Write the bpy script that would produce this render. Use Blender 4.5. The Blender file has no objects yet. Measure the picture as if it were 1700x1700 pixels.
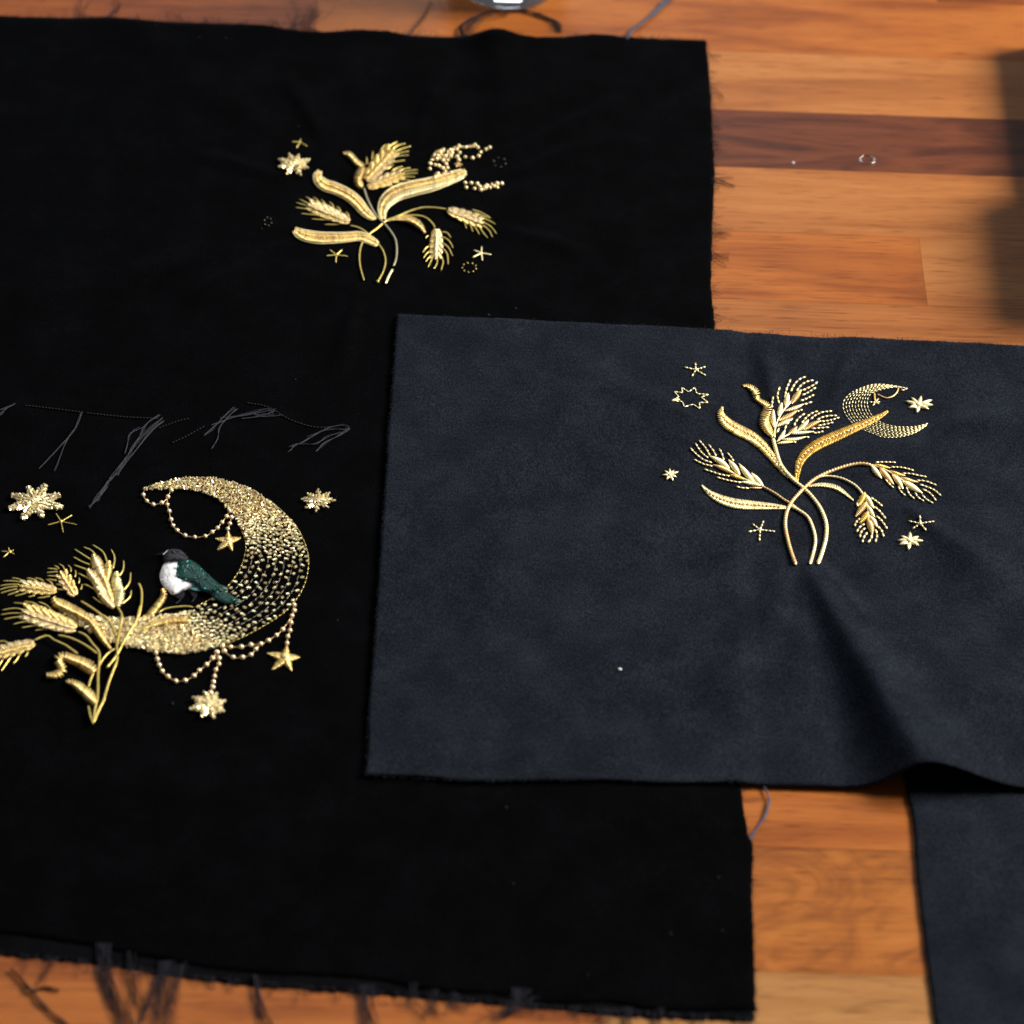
import bpy, math, random
import numpy as np
from mathutils import Vector, Matrix, noise as mnoise

random.seed(7)
R = random.Random(11)
SC = bpy.context.scene
COL = SC.collection

# ------------------------------------------------------------------ camera
THETA, FPX, ROLL, DIST = math.radians(42.0), 5600.0, math.radians(2.75), 1.40
_f = np.array([0.0, math.cos(THETA), -math.sin(THETA)])
_r = np.array([1.0, 0.0, 0.0]); _u = np.cross(_r, _f)
RT = _r * math.cos(ROLL) + _u * math.sin(ROLL)
UP = -_r * math.sin(ROLL) + _u * math.cos(ROLL)
CAM = -_f * DIST
cd = bpy.data.cameras.new('camera'); cam = bpy.data.objects.new('camera', cd); COL.objects.link(cam)
cam.matrix_world = Matrix(((RT[0], UP[0], -_f[0], CAM[0]), (RT[1], UP[1], -_f[1], CAM[1]),
                           (RT[2], UP[2], -_f[2], CAM[2]), (0, 0, 0, 1)))
cd.sensor_width = 36.0; cd.lens = FPX / 1700 * 36.0; cd.clip_start = 0.05; cd.clip_end = 50
cd.dof.use_dof = True; cd.dof.focus_distance = 1.43; cd.dof.aperture_fstop = 9.5
SC.camera = cam

# ------------------------------------------------------------------ light of the room
w = bpy.data.worlds.new('World'); SC.world = w; w.use_nodes = True
bg = w.node_tree.nodes['Background']; bg.inputs[0].default_value = (0.86, 0.90, 1.0, 1); bg.inputs[1].default_value = 0.085

def area(name, loc, target, size, size_y, energy, col):
    ld = bpy.data.lights.new(name, 'AREA'); ld.shape = 'RECTANGLE'; ld.size = size; ld.size_y = size_y
    ld.energy = energy; ld.color = col
    o = bpy.data.objects.new(name, ld); COL.objects.link(o); o.location = loc
    o.rotation_euler = (Vector(target) - Vector(loc)).to_track_quat('-Z', 'Y').to_euler()
    return o
area('window_key', (1.95, 0.62, 1.50), (0.05, 0, 0), 1.1, 1.1, 172, (1.0, 0.93, 0.83))
area('window_far', (-0.5, 1.0, 2.4), (0, 0, 0), 1.0, 1.0, 10, (0.80, 0.90, 1.0))
area('added_sheen_lamp', (-0.1, 2.6, 1.75), (0, 0, 0.1), 0.9, 0.8, 12, (0.92, 0.96, 1.0))  # added lamp: brightens the drinking glass and gives the wood a satin sheen

SC.view_settings.view_transform = 'Standard'; SC.view_settings.look = 'None'
SC.view_settings.exposure = 0.0; SC.view_settings.gamma = 1.0; SC.view_settings.use_curve_mapping = False

# ------------------------------------------------------------------ pixel -> place
def ray(px, py):
    return _f * FPX + RT * (px - 850.0) - UP * (py - 850.0)

def at(px, py, z=0.0):
    d = ray(px, py); s = (z - CAM[2]) / d[2]
    return CAM + d * s

class Ground:
    """a cloth lying at height base with folds; on(px,py,h) is the point h above it seen at that pixel"""
    def __init__(self, base): self.base = base; self.ridges = []; self.noise = 0.0; self.nscale = 20.0; self.drop = None
    def ridge(self, a, e, w0, wl, wr, H, p=1.0, fade=False):
        A = at(a[0], a[1], self.base)[:2]; E = at(e[0], e[1], self.base)[:2]
        D = E - A; L = float(np.hypot(*D)); D = D / L
        self.ridges.append((A[0], A[1], D[0], D[1], L, w0 / 4000, wl / 4000, wr / 4000, H, p, fade))
    def field(self, x, y):
        z = 0.0
        for ax, ay, dx, dy, L, w0, wl, wr, H, p, fade in self.ridges:
            t = ((x - ax) * dx + (y - ay) * dy) / L
            if t <= 0: continue
            d = (x - ax) * (-dy) + (y - ay) * dx
            ww = w0 + ((wl if d < 0 else wr) - w0) * min(t, 1.3)
            q = d / ww
            if abs(q) > 3: continue
            tt = min(t, 1.3)
            k = 1.0
            if fade: k = max(0.0, 1 - t) * 2.2; k = min(1.0, k)
            z += H * (tt ** p) * math.exp(-q * q) * k
        if self.drop:
            x0, x1, x2, x3, D = self.drop
            z -= D * (min(1, max(0, (x - x0) / (x1 - x0))) - min(1, max(0, (x - x2) / (x3 - x2))))
        if self.noise:
            z += self.noise * (0.5 + 0.5 * mnoise.noise(Vector((x * self.nscale, y * self.nscale, 3.7))))
            z += self.noise * 0.36 * mnoise.noise(Vector((x * self.nscale * 4.3, y * self.nscale * 3.1, 8.1)))
        return z
    def z(self, x, y): return self.base + self.field(x, y)
    def on(self, px, py, h=0.0):
        p = at(px, py, self.base + h)
        for _ in range(3): p = at(px, py, self.z(p[0], p[1]) + h)
        return p

class Fr:
    """coordinates read off an enlargement of the photograph"""
    def __init__(self, ox, oy, s): self.o = (ox, oy); self.s = s
    def __call__(self, pts):
        return [(self.o[0] + p[0] / self.s, self.o[1] + p[1] / self.s) + tuple(v / self.s for v in p[2:]) for p in pts]

# ------------------------------------------------------------------ mesh collecting
class MB:
    def __init__(self): self.v = []; self.f = []; self.n = 0
    def add(self, verts, faces):
        self.v.append(np.asarray(verts, float)); b = self.n
        self.f.extend([tuple(i + b for i in q) for q in faces]); self.n += len(verts)
    def tube(self, pts, rad, seg=6, flat=1.0, lobes=None, cap=True):
        P = np.asarray(pts, float); n = len(P)
        r = np.full(n, rad, float) if np.isscalar(rad) else np.asarray(rad, float)
        T = np.gradient(P, axis=0); T /= np.maximum(np.linalg.norm(T, axis=1), 1e-9)[:, None]
        S = np.cross(T, np.array([0, 0, 1.0])); ln = np.linalg.norm(S, axis=1)
        S[ln < 1e-6] = (1, 0, 0); S /= np.maximum(np.linalg.norm(S, axis=1), 1e-9)[:, None]
        N = np.cross(S, T)
        ph = np.arange(seg) * 2 * math.pi / seg
        rr = np.repeat(r[:, None], seg, 1)
        if lobes is not None:
            s = np.concatenate([[0], np.cumsum(np.linalg.norm(np.diff(P, axis=0), axis=1))])
            rr = rr * (1 + lobes[2] * np.cos(lobes[0] * ph[None, :] - 2 * math.pi * s[:, None] / lobes[1]))
        V = P[:, None, :] + rr[:, :, None] * (np.cos(ph)[None, :, None] * S[:, None, :] + flat * np.sin(ph)[None, :, None] * N[:, None, :])
        V = V.reshape(-1, 3)
        F = []
        for i in range(n - 1):
            a = i * seg; b = a + seg
            for j in range(seg):
                k = (j + 1) % seg
                F.append((a + j, a + k, b + k, b + j))
        if cap:
            F.append(tuple(range(seg - 1, -1, -1))); F.append(tuple((n - 1) * seg + j for j in range(seg)))
        self.add(V, F)
    def blob(self, c, r, rings=5, seg=8, sz=1.0):
        V = [(c[0], c[1], c[2] + r * sz)]; F = []
        for i in range(1, rings):
            a = math.pi * i / rings
            for j in range(seg):
                b = 2 * math.pi * j / seg
                V.append((c[0] + r * math.sin(a) * math.cos(b), c[1] + r * math.sin(a) * math.sin(b), c[2] + r * sz * math.cos(a)))
        V.append((c[0], c[1], c[2] - r * sz)); last = len(V) - 1
        for j in range(seg): F.append((0, 1 + j, 1 + (j + 1) % seg))
        for i in range(rings - 2):
            for j in range(seg):
                a = 1 + i * seg; b = a + seg; k = (j + 1) % seg
                F.append((a + j, b + j, b + k, a + k))
        a = 1 + (rings - 2) * seg
        for j in range(seg): F.append((a + j, last, a + (j + 1) % seg))
        self.add(V, F)
    def build(self, name, mat, parent=None, smooth=True):
        me = bpy.data.meshes.new(name)
        me.from_pydata(np.concatenate(self.v).tolist(), [], self.f)
        me.materials.append(mat)
        if smooth: me.polygons.foreach_set('use_smooth', [True] * len(me.polygons))
        me.update()
        o = bpy.data.objects.new(name, me); COL.objects.link(o)
        if parent is not None: o.parent = parent
        return o

def thing(name, label, cat, loc=(0, 0, 0), group=None):
    o = bpy.data.objects.new(name, None); COL.objects.link(o); o.location = loc; o.empty_display_size = 0.02
    o['label'] = label; o['category'] = cat
    if group: o['group'] = group
    return o
def tag(o, label, cat, group=None):
    o['label'] = label; o['category'] = cat
    if group: o['group'] = group
    return o

def spline(pts, step=2.0):
    """Catmull-Rom through pixel points (any tuple length), resampled about every `step` pixels"""
    P = [np.array(p, float) for p in pts]
    if len(P) == 2: dense = [P[0] + (P[1] - P[0]) * t for t in np.linspace(0, 1, 24)]
    else:
        Q = [2 * P[0] - P[1]] + P + [2 * P[-1] - P[-2]]; dense = []
        for i in range(1, len(Q) - 2):
            a, b, c, d = Q[i - 1:i + 3]
            for t in np.linspace(0, 1, 14, endpoint=False):
                dense.append(0.5 * ((2 * b) + (c - a) * t + (2 * a - 5 * b + 4 * c - d) * t * t + (3 * b - a - 3 * c + d) * t ** 3))
        dense.append(P[-1])
    D = np.array(dense); s = np.concatenate([[0], np.cumsum(np.hypot(*np.diff(D[:, :2], axis=0).T))])
    n = max(2, int(round(s[-1] / step)) + 1)
    q = np.linspace(0, s[-1], n)
    return np.stack([np.interp(q, s, D[:, k]) for k in range(D.shape[1])], 1)

# ------------------------------------------------------------------ materials
def mat(name):
    m = bpy.data.materials.new(name); m.use_nodes = True
    nt = m.node_tree; return m, nt, nt.nodes['Principled BSDF']
def nd(nt, t, **kw):
    n = nt.nodes.new(t)
    for k, v in kw.items():
        if hasattr(n, k): setattr(n, k, v)
        else: n.inputs[k].default_value = v
    return n
def L(nt, a, b): nt.links.new(a, b)
def ramp(nt, stops):
    n = nt.nodes.new('ShaderNodeValToRGB'); e = n.color_ramp.elements
    while len(e) < len(stops): e.new(0.5)
    for i, (p, c) in enumerate(stops): e[i].position = p; e[i].color = (*c, 1)
    return n

def thread_mat(name, col, metal=0.6, rough=0.36, var=0.25, spec=0.5, isl=True):
    m, nt, b = mat(name)
    b.inputs['Metallic'].default_value = metal; b.inputs['Roughness'].default_value = rough
    b.inputs['Specular IOR Level'].default_value = spec
    tc = nd(nt, 'ShaderNodeTexCoord'); nz = nd(nt, 'ShaderNodeTexNoise'); nz.inputs['Scale'].default_value = 900; nz.inputs['Detail'].default_value = 2
    L(nt, tc.outputs['Object'], nz.inputs['Vector'])
    src = nz.outputs['Fac']
    if isl:
        g = nd(nt, 'ShaderNodeNewGeometry'); mx = nd(nt, 'ShaderNodeMath', operation='ADD'); L(nt, nz.outputs['Fac'], mx.inputs[0])
        L(nt, g.outputs['Random Per Island'], mx.inputs[1]); hf = nd(nt, 'ShaderNodeMath', operation='MULTIPLY'); hf.inputs[1].default_value = 0.5
        L(nt, mx.outputs[0], hf.inputs[0]); src = hf.outputs[0]
    c = np.array(col)
    rp = ramp(nt, [(0.15, tuple(np.clip(c * (1 - var * 1.6), 0, 1))), (0.5, tuple(c)), (0.85, tuple(np.clip(c * (1 + var * 0.7), 0, 0.97)))])
    L(nt, src, rp.inputs[0]); L(nt, rp.outputs[0], b.inputs['Base Color'])
    bp = nd(nt, 'ShaderNodeBump'); bp.inputs['Strength'].default_value = 0.25; bp.inputs['Distance'].default_value = 0.0003
    L(nt, nz.outputs['Fac'], bp.inputs['Height']); L(nt, bp.outputs[0], b.inputs['Normal'])
    return m

M = {}
M['cream'] = thread_mat('gold_cream_thread', (0.95, 0.68, 0.27), 0.55, 0.32, 0.36)
M['ochre'] = thread_mat('gold_ochre_thread', (0.80, 0.50, 0.11), 0.50, 0.32, 0.30)
M['pale'] = thread_mat('pale_gold_thread', (0.97, 0.83, 0.47), 0.42, 0.30, 0.26)
M['tan'] = thread_mat('tan_gold_thread', (0.70, 0.46, 0.20), 0.45, 0.36, 0.26)
M['olive'] = thread_mat('olive_gold_thread', (0.60, 0.47, 0.13), 0.6, 0.30, 0.3)
M['rose'] = thread_mat('rose_gold_coil', (0.90, 0.68, 0.37), 0.62, 0.27, 0.38)
M['chip'] = thread_mat('cut_gold_coil', (0.98, 0.80, 0.46), 0.66, 0.17, 0.36)
M['under'] = thread_mat('ochre_padding', (0.20, 0.11, 0.03), 0.2, 0.5, 0.3)
M['bead'] = thread_mat('champagne_bead', (0.95, 0.74, 0.47), 0.45, 0.20, 0.14)
M['pearl'] = thread_mat('light_gold_bead', (0.93, 0.76, 0.42), 0.45, 0.22, 0.24)
M['silver'] = thread_mat('silver_grey_cord', (0.40, 0.36, 0.26), 0.5, 0.4, 0.2)
M['dull'] = thread_mat('dull_bead', (0.10, 0.09, 0.06), 0.6, 0.3, 0.4)
M['felt_white'] = thread_mat('white_felt', (0.76, 0.77, 0.80), 0.0, 0.95, 0.06, 0.1, False)
M['felt_dark'] = thread_mat('charcoal_felt', (0.034, 0.033, 0.042), 0.0, 0.95, 0.3, 0.1, False)
M['felt_black'] = thread_mat('black_felt', (0.010, 0.010, 0.014), 0.0, 0.95, 0.3, 0.1, False)
M['teal'] = thread_mat('teal_satin', (0.002, 0.034, 0.028), 0.2, 0.45, 0.5, 0.5, False)
M['teal_bead'] = thread_mat('teal_bead', (0.005, 0.12, 0.10), 0.4, 0.18, 0.7)
M['teal_pale'] = thread_mat('pale_teal_thread', (0.10, 0.34, 0.34), 0.1, 0.5, 0.2, 0.4, False)
M['tail'] = thread_mat('blue_grey_sewing_thread', (0.029, 0.031, 0.046), 0.0, 0.6, 0.3, 0.3)
M['fray'] = thread_mat('frayed_dark_yarn', (0.016, 0.016, 0.023), 0.0, 0.9, 0.5, 0.1)
M['yarn'] = thread_mat('slate_grey_yarn', (0.075, 0.075, 0.10), 0.0, 0.9, 0.3, 0.1)
M['seam'] = thread_mat('black_tacking_thread', (0.008, 0.008, 0.011), 0.0, 0.7, 0.3, 0.2)
M['lint'] = thread_mat('pale_lint', (0.55, 0.60, 0.64), 0.0, 0.9, 0.1, 0.1, False)
M['lint_grey'] = thread_mat('grey_lint', (0.016, 0.018, 0.021), 0.0, 0.9, 0.3, 0.1, False)

def cloth_mat(name, c0, c1, c2, sheen, tint, grain, srough=0.45):
    m, nt, b = mat(name)
    b.inputs['Roughness'].default_value = 1.0; b.inputs['Specular IOR Level'].default_value = 0.02
    b.inputs['Sheen Weight'].default_value = sheen; b.inputs['Sheen Roughness'].default_value = srough; b.inputs['Sheen Tint'].default_value = (*tint, 1)
    tc = nd(nt, 'ShaderNodeTexCoord')
    a = nd(nt, 'ShaderNodeTexNoise'); a.inputs['Scale'].default_value = 42; a.inputs['Detail'].default_value = 7; a.inputs['Roughness'].default_value = 0.68
    f = nd(nt, 'ShaderNodeTexNoise'); f.inputs['Scale'].default_value = 1150; f.inputs['Detail'].default_value = 3; f.inputs['Roughness'].default_value = 0.7
    L(nt, tc.outputs['Object'], a.inputs['Vector']); fm = nd(nt, 'ShaderNodeMapping'); fm.inputs['Scale'].default_value = (1.35, 0.7, 1.0)
    L(nt, tc.outputs['Object'], fm.inputs['Vector']); L(nt, fm.outputs[0], f.inputs['Vector'])
    mx = nd(nt, 'ShaderNodeMix', data_type='FLOAT'); mx.inputs[0].default_value = grain
    L(nt, a.outputs['Fac'], mx.inputs[2]); L(nt, f.outputs['Fac'], mx.inputs[3])
    rp = ramp(nt, [(0.36, c0), (0.5, c1), (0.65, c2)]); L(nt, mx.outputs[0], rp.inputs[0]); L(nt, rp.outputs[0], b.inputs['Base Color'])
    bp = nd(nt, 'ShaderNodeBump'); bp.inputs['Strength'].default_value = 0.6; bp.inputs['Distance'].default_value = 0.0004
    L(nt, f.outputs['Fac'], bp.inputs['Height']); L(nt, bp.outputs[0], b.inputs['Normal'])
    return m
M['velvet'] = cloth_mat('black_velvet', (0.0003, 0.0003, 0.0005), (0.0007, 0.0008, 0.0011), (0.0018, 0.0020, 0.0026), 0.006, (0.5, 0.6, 0.9), 0.5)
M['selvage'] = cloth_mat('bare_woven_edge', (0.0010, 0.0011, 0.0016), (0.0022, 0.0024, 0.0031), (0.0045, 0.0050, 0.0064), 0.004, (0.6, 0.7, 0.9), 0.5)
M['suede'] = cloth_mat('navy_suede', (0.0026, 0.0033, 0.0050), (0.0074, 0.0091, 0.0133), (0.0180, 0.0218, 0.0300), 0.026, (0.5, 0.66, 1.0), 0.66)

def wood(name, lo, mid, hi, figure=0.35, rings=11.0, sx=5.0):
    m, nt, b = mat(name)
    b.inputs['Roughness'].default_value = 0.42; b.inputs['Specular IOR Level'].default_value = 0.16
    tc = nd(nt, 'ShaderNodeTexCoord'); oi = nd(nt, 'ShaderNodeObjectInfo')
    off = nd(nt, 'ShaderNodeVectorMath', operation='MULTIPLY'); cmb = nd(nt, 'ShaderNodeCombineXYZ')
    for k in range(3): L(nt, oi.outputs['Random'], cmb.inputs[k])
    L(nt, cmb.outputs[0], off.inputs[0]); off.inputs[1].default_value = (13.0, 7.0, 5.0)
    ad = nd(nt, 'ShaderNodeVectorMath', operation='ADD'); L(nt, tc.outputs['Object'], ad.inputs[0]); L(nt, off.outputs[0], ad.inputs[1])
    # broad figure of the growth rings, bent by a slow noise
    mp = nd(nt, 'ShaderNodeMapping'); mp.inputs['Scale'].default_value = (sx, 34.0, 20.0); L(nt, ad.outputs[0], mp.inputs['Vector'])
    wr = nd(nt, 'ShaderNodeTexNoise'); wr.inputs['Scale'].default_value = 1.0; wr.inputs['Detail'].default_value = 3; wr.inputs['Distortion'].default_value = figure * 2
    L(nt, mp.outputs[0], wr.inputs['Vector'])
    ml = nd(nt, 'ShaderNodeMath', operation='MULTIPLY'); ml.inputs[1].default_value = rings; L(nt, wr.outputs['Fac'], ml.inputs[0])
    fr = nd(nt, 'ShaderNodeMath', operation='PINGPONG'); fr.inputs[1].default_value = 1.0; L(nt, ml.outputs[0], fr.inputs[0])
    # fine fibres along the board
    mp2 = nd(nt, 'ShaderNodeMapping'); mp2.inputs['Scale'].default_value = (14.0, 620.0, 300.0); L(nt, ad.outputs[0], mp2.inputs['Vector'])
    fi = nd(nt, 'ShaderNodeTexNoise'); fi.inputs['Scale'].default_value = 1.0; fi.inputs['Detail'].default_value = 4; L(nt, mp2.outputs[0], fi.inputs['Vector'])
    mp3 = nd(nt, 'ShaderNodeMapping'); mp3.inputs['Scale'].default_value = (3.0, 110.0, 60.0); L(nt, ad.outputs[0], mp3.inputs['Vector'])
    st = nd(nt, 'ShaderNodeTexNoise'); st.inputs['Scale'].default_value = 1.0; st.inputs['Detail'].default_value = 5; L(nt, mp3.outputs[0], st.inputs['Vector'])
    x1 = nd(nt, 'ShaderNodeMix', data_type='FLOAT'); x1.inputs[0].default_value = 0.55; L(nt, fr.outputs[0], x1.inputs[2]); L(nt, st.outputs['Fac'], x1.inputs[3])
    x2 = nd(nt, 'ShaderNodeMix', data_type='FLOAT'); x2.inputs[0].default_value = 0.34; L(nt, x1.outputs[0], x2.inputs[2]); L(nt, fi.outputs['Fac'], x2.inputs[3])
    rp = ramp(nt, [(0.24, lo), (0.48, mid), (0.74, hi)]); L(nt, x2.outputs[0], rp.inputs[0])
    mp4 = nd(nt, 'ShaderNodeMapping'); mp4.inputs['Scale'].default_value = (60.0, 1500.0, 900.0); L(nt, ad.outputs[0], mp4.inputs['Vector'])
    po = nd(nt, 'ShaderNodeTexNoise'); po.inputs['Scale'].default_value = 1.0; po.inputs['Detail'].default_value = 2; L(nt, mp4.outputs[0], po.inputs['Vector'])
    pr = ramp(nt, [(0.30, (0.45, 0.38, 0.34)), (0.42, (1, 1, 1))]); L(nt, po.outputs['Fac'], pr.inputs[0])
    mm = nd(nt, 'ShaderNodeMix', data_type='RGBA', blend_type='MULTIPLY'); mm.inputs[0].default_value = 1.0
    L(nt, rp.outputs[0], mm.inputs[6]); L(nt, pr.outputs[0], mm.inputs[7]); L(nt, mm.outputs[2], b.inputs['Base Color'])
    bp = nd(nt, 'ShaderNodeBump'); bp.inputs['Strength'].default_value = 0.15; bp.inputs['Distance'].default_value = 0.0003
    L(nt, fi.outputs['Fac'], bp.inputs['Height']); L(nt, bp.outputs[0], b.inputs['Normal'])
    return m
M['w_honey'] = wood('honey_wood', (0.170, 0.053, 0.013), (0.270, 0.094, 0.024), (0.340, 0.134, 0.039), 0.2, 5)
M['w_orange'] = wood('orange_wood', (0.130, 0.032, 0.006), (0.250, 0.072, 0.013), (0.320, 0.104, 0.020), 0.3, 6)
M['w_red'] = wood('red_brown_wood', (0.100, 0.024, 0.006), (0.185, 0.047, 0.010), (0.250, 0.074, 0.016), 0.3, 8)
M['w_walnut'] = wood('dark_walnut_wood', (0.034, 0.0095, 0.0042), (0.080, 0.0215, 0.0085), (0.125, 0.036, 0.013), 0.7, 7, 9.0)
M['w_pale'] = wood('pale_wood', (0.175, 0.072, 0.020), (0.265, 0.118, 0.036), (0.330, 0.160, 0.056), 0.15, 6)
M['w_figured'] = wood('figured_wood', (0.125, 0.034, 0.008), (0.275, 0.090, 0.016), (0.335, 0.118, 0.024), 1.0, 4, 22.0)

# ------------------------------------------------------------------ the table top and its planks
table = bpy.data.objects.new('table_top', None); COL.objects.link(table); table['kind'] = 'structure'
YAW = math.radians(1.3); table.rotation_euler = (0, 0, YAW)
def tl(px, py):
    p = at(px, py, 0.0); c, s = math.cos(-YAW), math.sin(-YAW)
    return (c * p[0] - s * p[1], s * p[0] + c * p[1])
seam_y = [tl(1440, 93)[1], tl(1440, 190)[1], tl(1440, 285)[1], tl(1440, 391)[1], tl(1440, 504)[1]]
low = [tl(1380, 1409)[1], tl(1380, 1616)[1]]
up = [seam_y[0] + 0.052 * k for k in (6, 5, 4, 3, 2)] + [seam_y[0] + 0.050]
mid_n = 6
mid = [seam_y[4] + (low[0] - seam_y[4]) * k / mid_n for k in range(1, mid_n)]
down = [low[1] - 0.056 * k for k in (1, 2, 3, 4)]
rows = up + seam_y + mid + low + down
tones = {6: ['w_honey'], 7: ['w_walnut'], 8: ['w_honey'], 9: ['w_orange', 'w_honey'], 10: ['w_honey'],
         5: ['w_orange'], 4: ['w_orange', 'w_red'], 15: ['w_orange'], 16: ['w_figured'], 17: ['w_pale', 'w_honey'], 18: ['w_orange'], 19: ['w_red']}
tones = {}
def plank(x0, x1, y0, y1, m, dz):
    bm = MB(); b = 0.00012; zt = dz; zb = -0.025
    V = [(x0, y0, zb), (x1, y0, zb), (x1, y1, zb), (x0, y1, zb), (x0, y0, zt - b), (x1, y0, zt - b), (x1, y1, zt - b), (x0, y1, zt - b),
         (x0 + b, y0 + b, zt), (x1 - b, y0 + b, zt), (x1 - b, y1 - b, zt), (x0 + b, y1 - b, zt)]
    F = [(3, 2, 1, 0), (0, 1, 5, 4), (1, 2, 6, 5), (2, 3, 7, 6), (3, 0, 4, 7), (4, 5, 9, 8), (5, 6, 10, 9), (6, 7, 11, 10), (7, 4, 8, 11), (8, 9, 10, 11)]
    bm.add(V, F); return bm.build('plank', m, table, False)
jx = tl(1532, 450)[0]
def row_tone(i):
    y = (rows[i] + rows[i + 1]) / 2
    def near(px, py): return rows[i + 1] < tl(px, py)[1] < rows[i]
    if near(1440, 40): return ['w_red', 'w_orange'], [-0.10]
    if near(1440, 140): return ['w_red', 'w_honey'], [-0.05]
    if near(1440, 235): return ['w_orange', 'w_walnut'], [0.0]
    if near(1440, 340): return ['w_orange', 'w_honey'], [0.02]
    if near(1440, 450): return ['w_honey', 'w_orange', 'w_honey'], [-0.1, jx]
    if near(1440, 560): return ['w_pale', 'w_honey'], [-0.03]
    if near(1380, 1350): return ['w_red', 'w_orange'], [0.0]
    if near(1380, 1500): return ['w_orange', 'w_figured'], [-0.02]
    if near(1380, 1650): return ['w_orange', 'w_pale'], [0.035]
    k = R.random
    return R.sample(['w_honey', 'w_orange', 'w_red', 'w_orange'], 3), [-0.25 + 0.2 * k(), 0.1 + 0.2 * k()]
for i in range(len(rows) - 1):
    tn, js = row_tone(i)
    xs = [-0.55] + js + [0.60]
    for k in range(len(xs) - 1):
        plank(xs[k] + 0.00001, xs[k + 1] - 0.00001, rows[i + 1] + 0.00001, rows[i] - 0.00001, M[tn[k]], -0.00004 * R.random())

# ------------------------------------------------------------------ cloths
VEL = Ground(0.0013); VEL.noise = 0.0007; VEL.nscale = 14
VEL.ridge((846, 190), (822, 66), 26, 48, 42, 0.0052, 1.6)
VEL.ridge((600, 150), (590, 52), 20, 45, 40, 0.0012, 1.2)
VEL.ridge((560, 300), (420, 200), 12, 40, 40, 0.0012, 0.7)
VEL.ridge((700, 280), (860, 160), 12, 40, 30, 0.0014, 0.7)
VEL.ridge((500, 400), (300, 440), 12, 40, 30, 0.0012, 0.7)
for a_, e_ in [((480, 300), (300, 250)), ((540, 240), (470, 120)), ((690, 230), (740, 110)), ((830, 300), (1010, 230)), ((830, 380), (1000, 430)), ((600, 470), (560, 640)), ((480, 400), (280, 520)), ((830, 260), (1080, 150))]:
    VEL.ridge(a_, e_, 10, 26, 26, 0.0034, 0.5, True)
SUE = Ground(0.0031); SUE.noise = 0.0011; SUE.nscale = 17
SUE.ridge((1326, 915), (1534, 1305), 14, 54, 84, 0.0136, 0.72)
SUE.ridge((1318, 930), (1262, 1090), 8, 20, 26, 0.0030, 0.4, True)
SUE.ridge((1360, 930), (1480, 1090), 8, 22, 26, 0.0022, 0.4, True)
SUE.drop = (at(1232, 1300)[0], at(1262, 1300)[0], at(1400, 1300)[0], at(1470, 1300)[0], 0.0013)
SUE.ridge((1300, 930), (1175, 1230), 8, 50, 60, 0.0040, 0.4, True)
SUE.ridge((1330, 950), (1330, 1150), 10, 40, 45, 0.0016, 0.5, True)
SUE.ridge((1290, 700), (1262, 545), 8, 30, 30, 0.0042, 0.5, True)
SUE.ridge((1380, 660), (1430, 560), 8, 30, 30, 0.0025, 0.6, True)
SUE.ridge((1160, 700), (960, 620), 8, 50, 50, 0.0036, 0.6, True)
SUE.ridge((1180, 820), (960, 930), 8, 50, 50, 0.0036, 0.6, True)
SUE.ridge((1540, 720), (1760, 670), 8, 45, 45, 0.0036, 0.6, True)
SUE.ridge((1500, 840), (1700, 1000), 8, 55, 55, 0.0050, 0.6, True)
STR = Ground(0.0013); STR.noise = 0.0009; STR.nscale = 19

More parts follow.
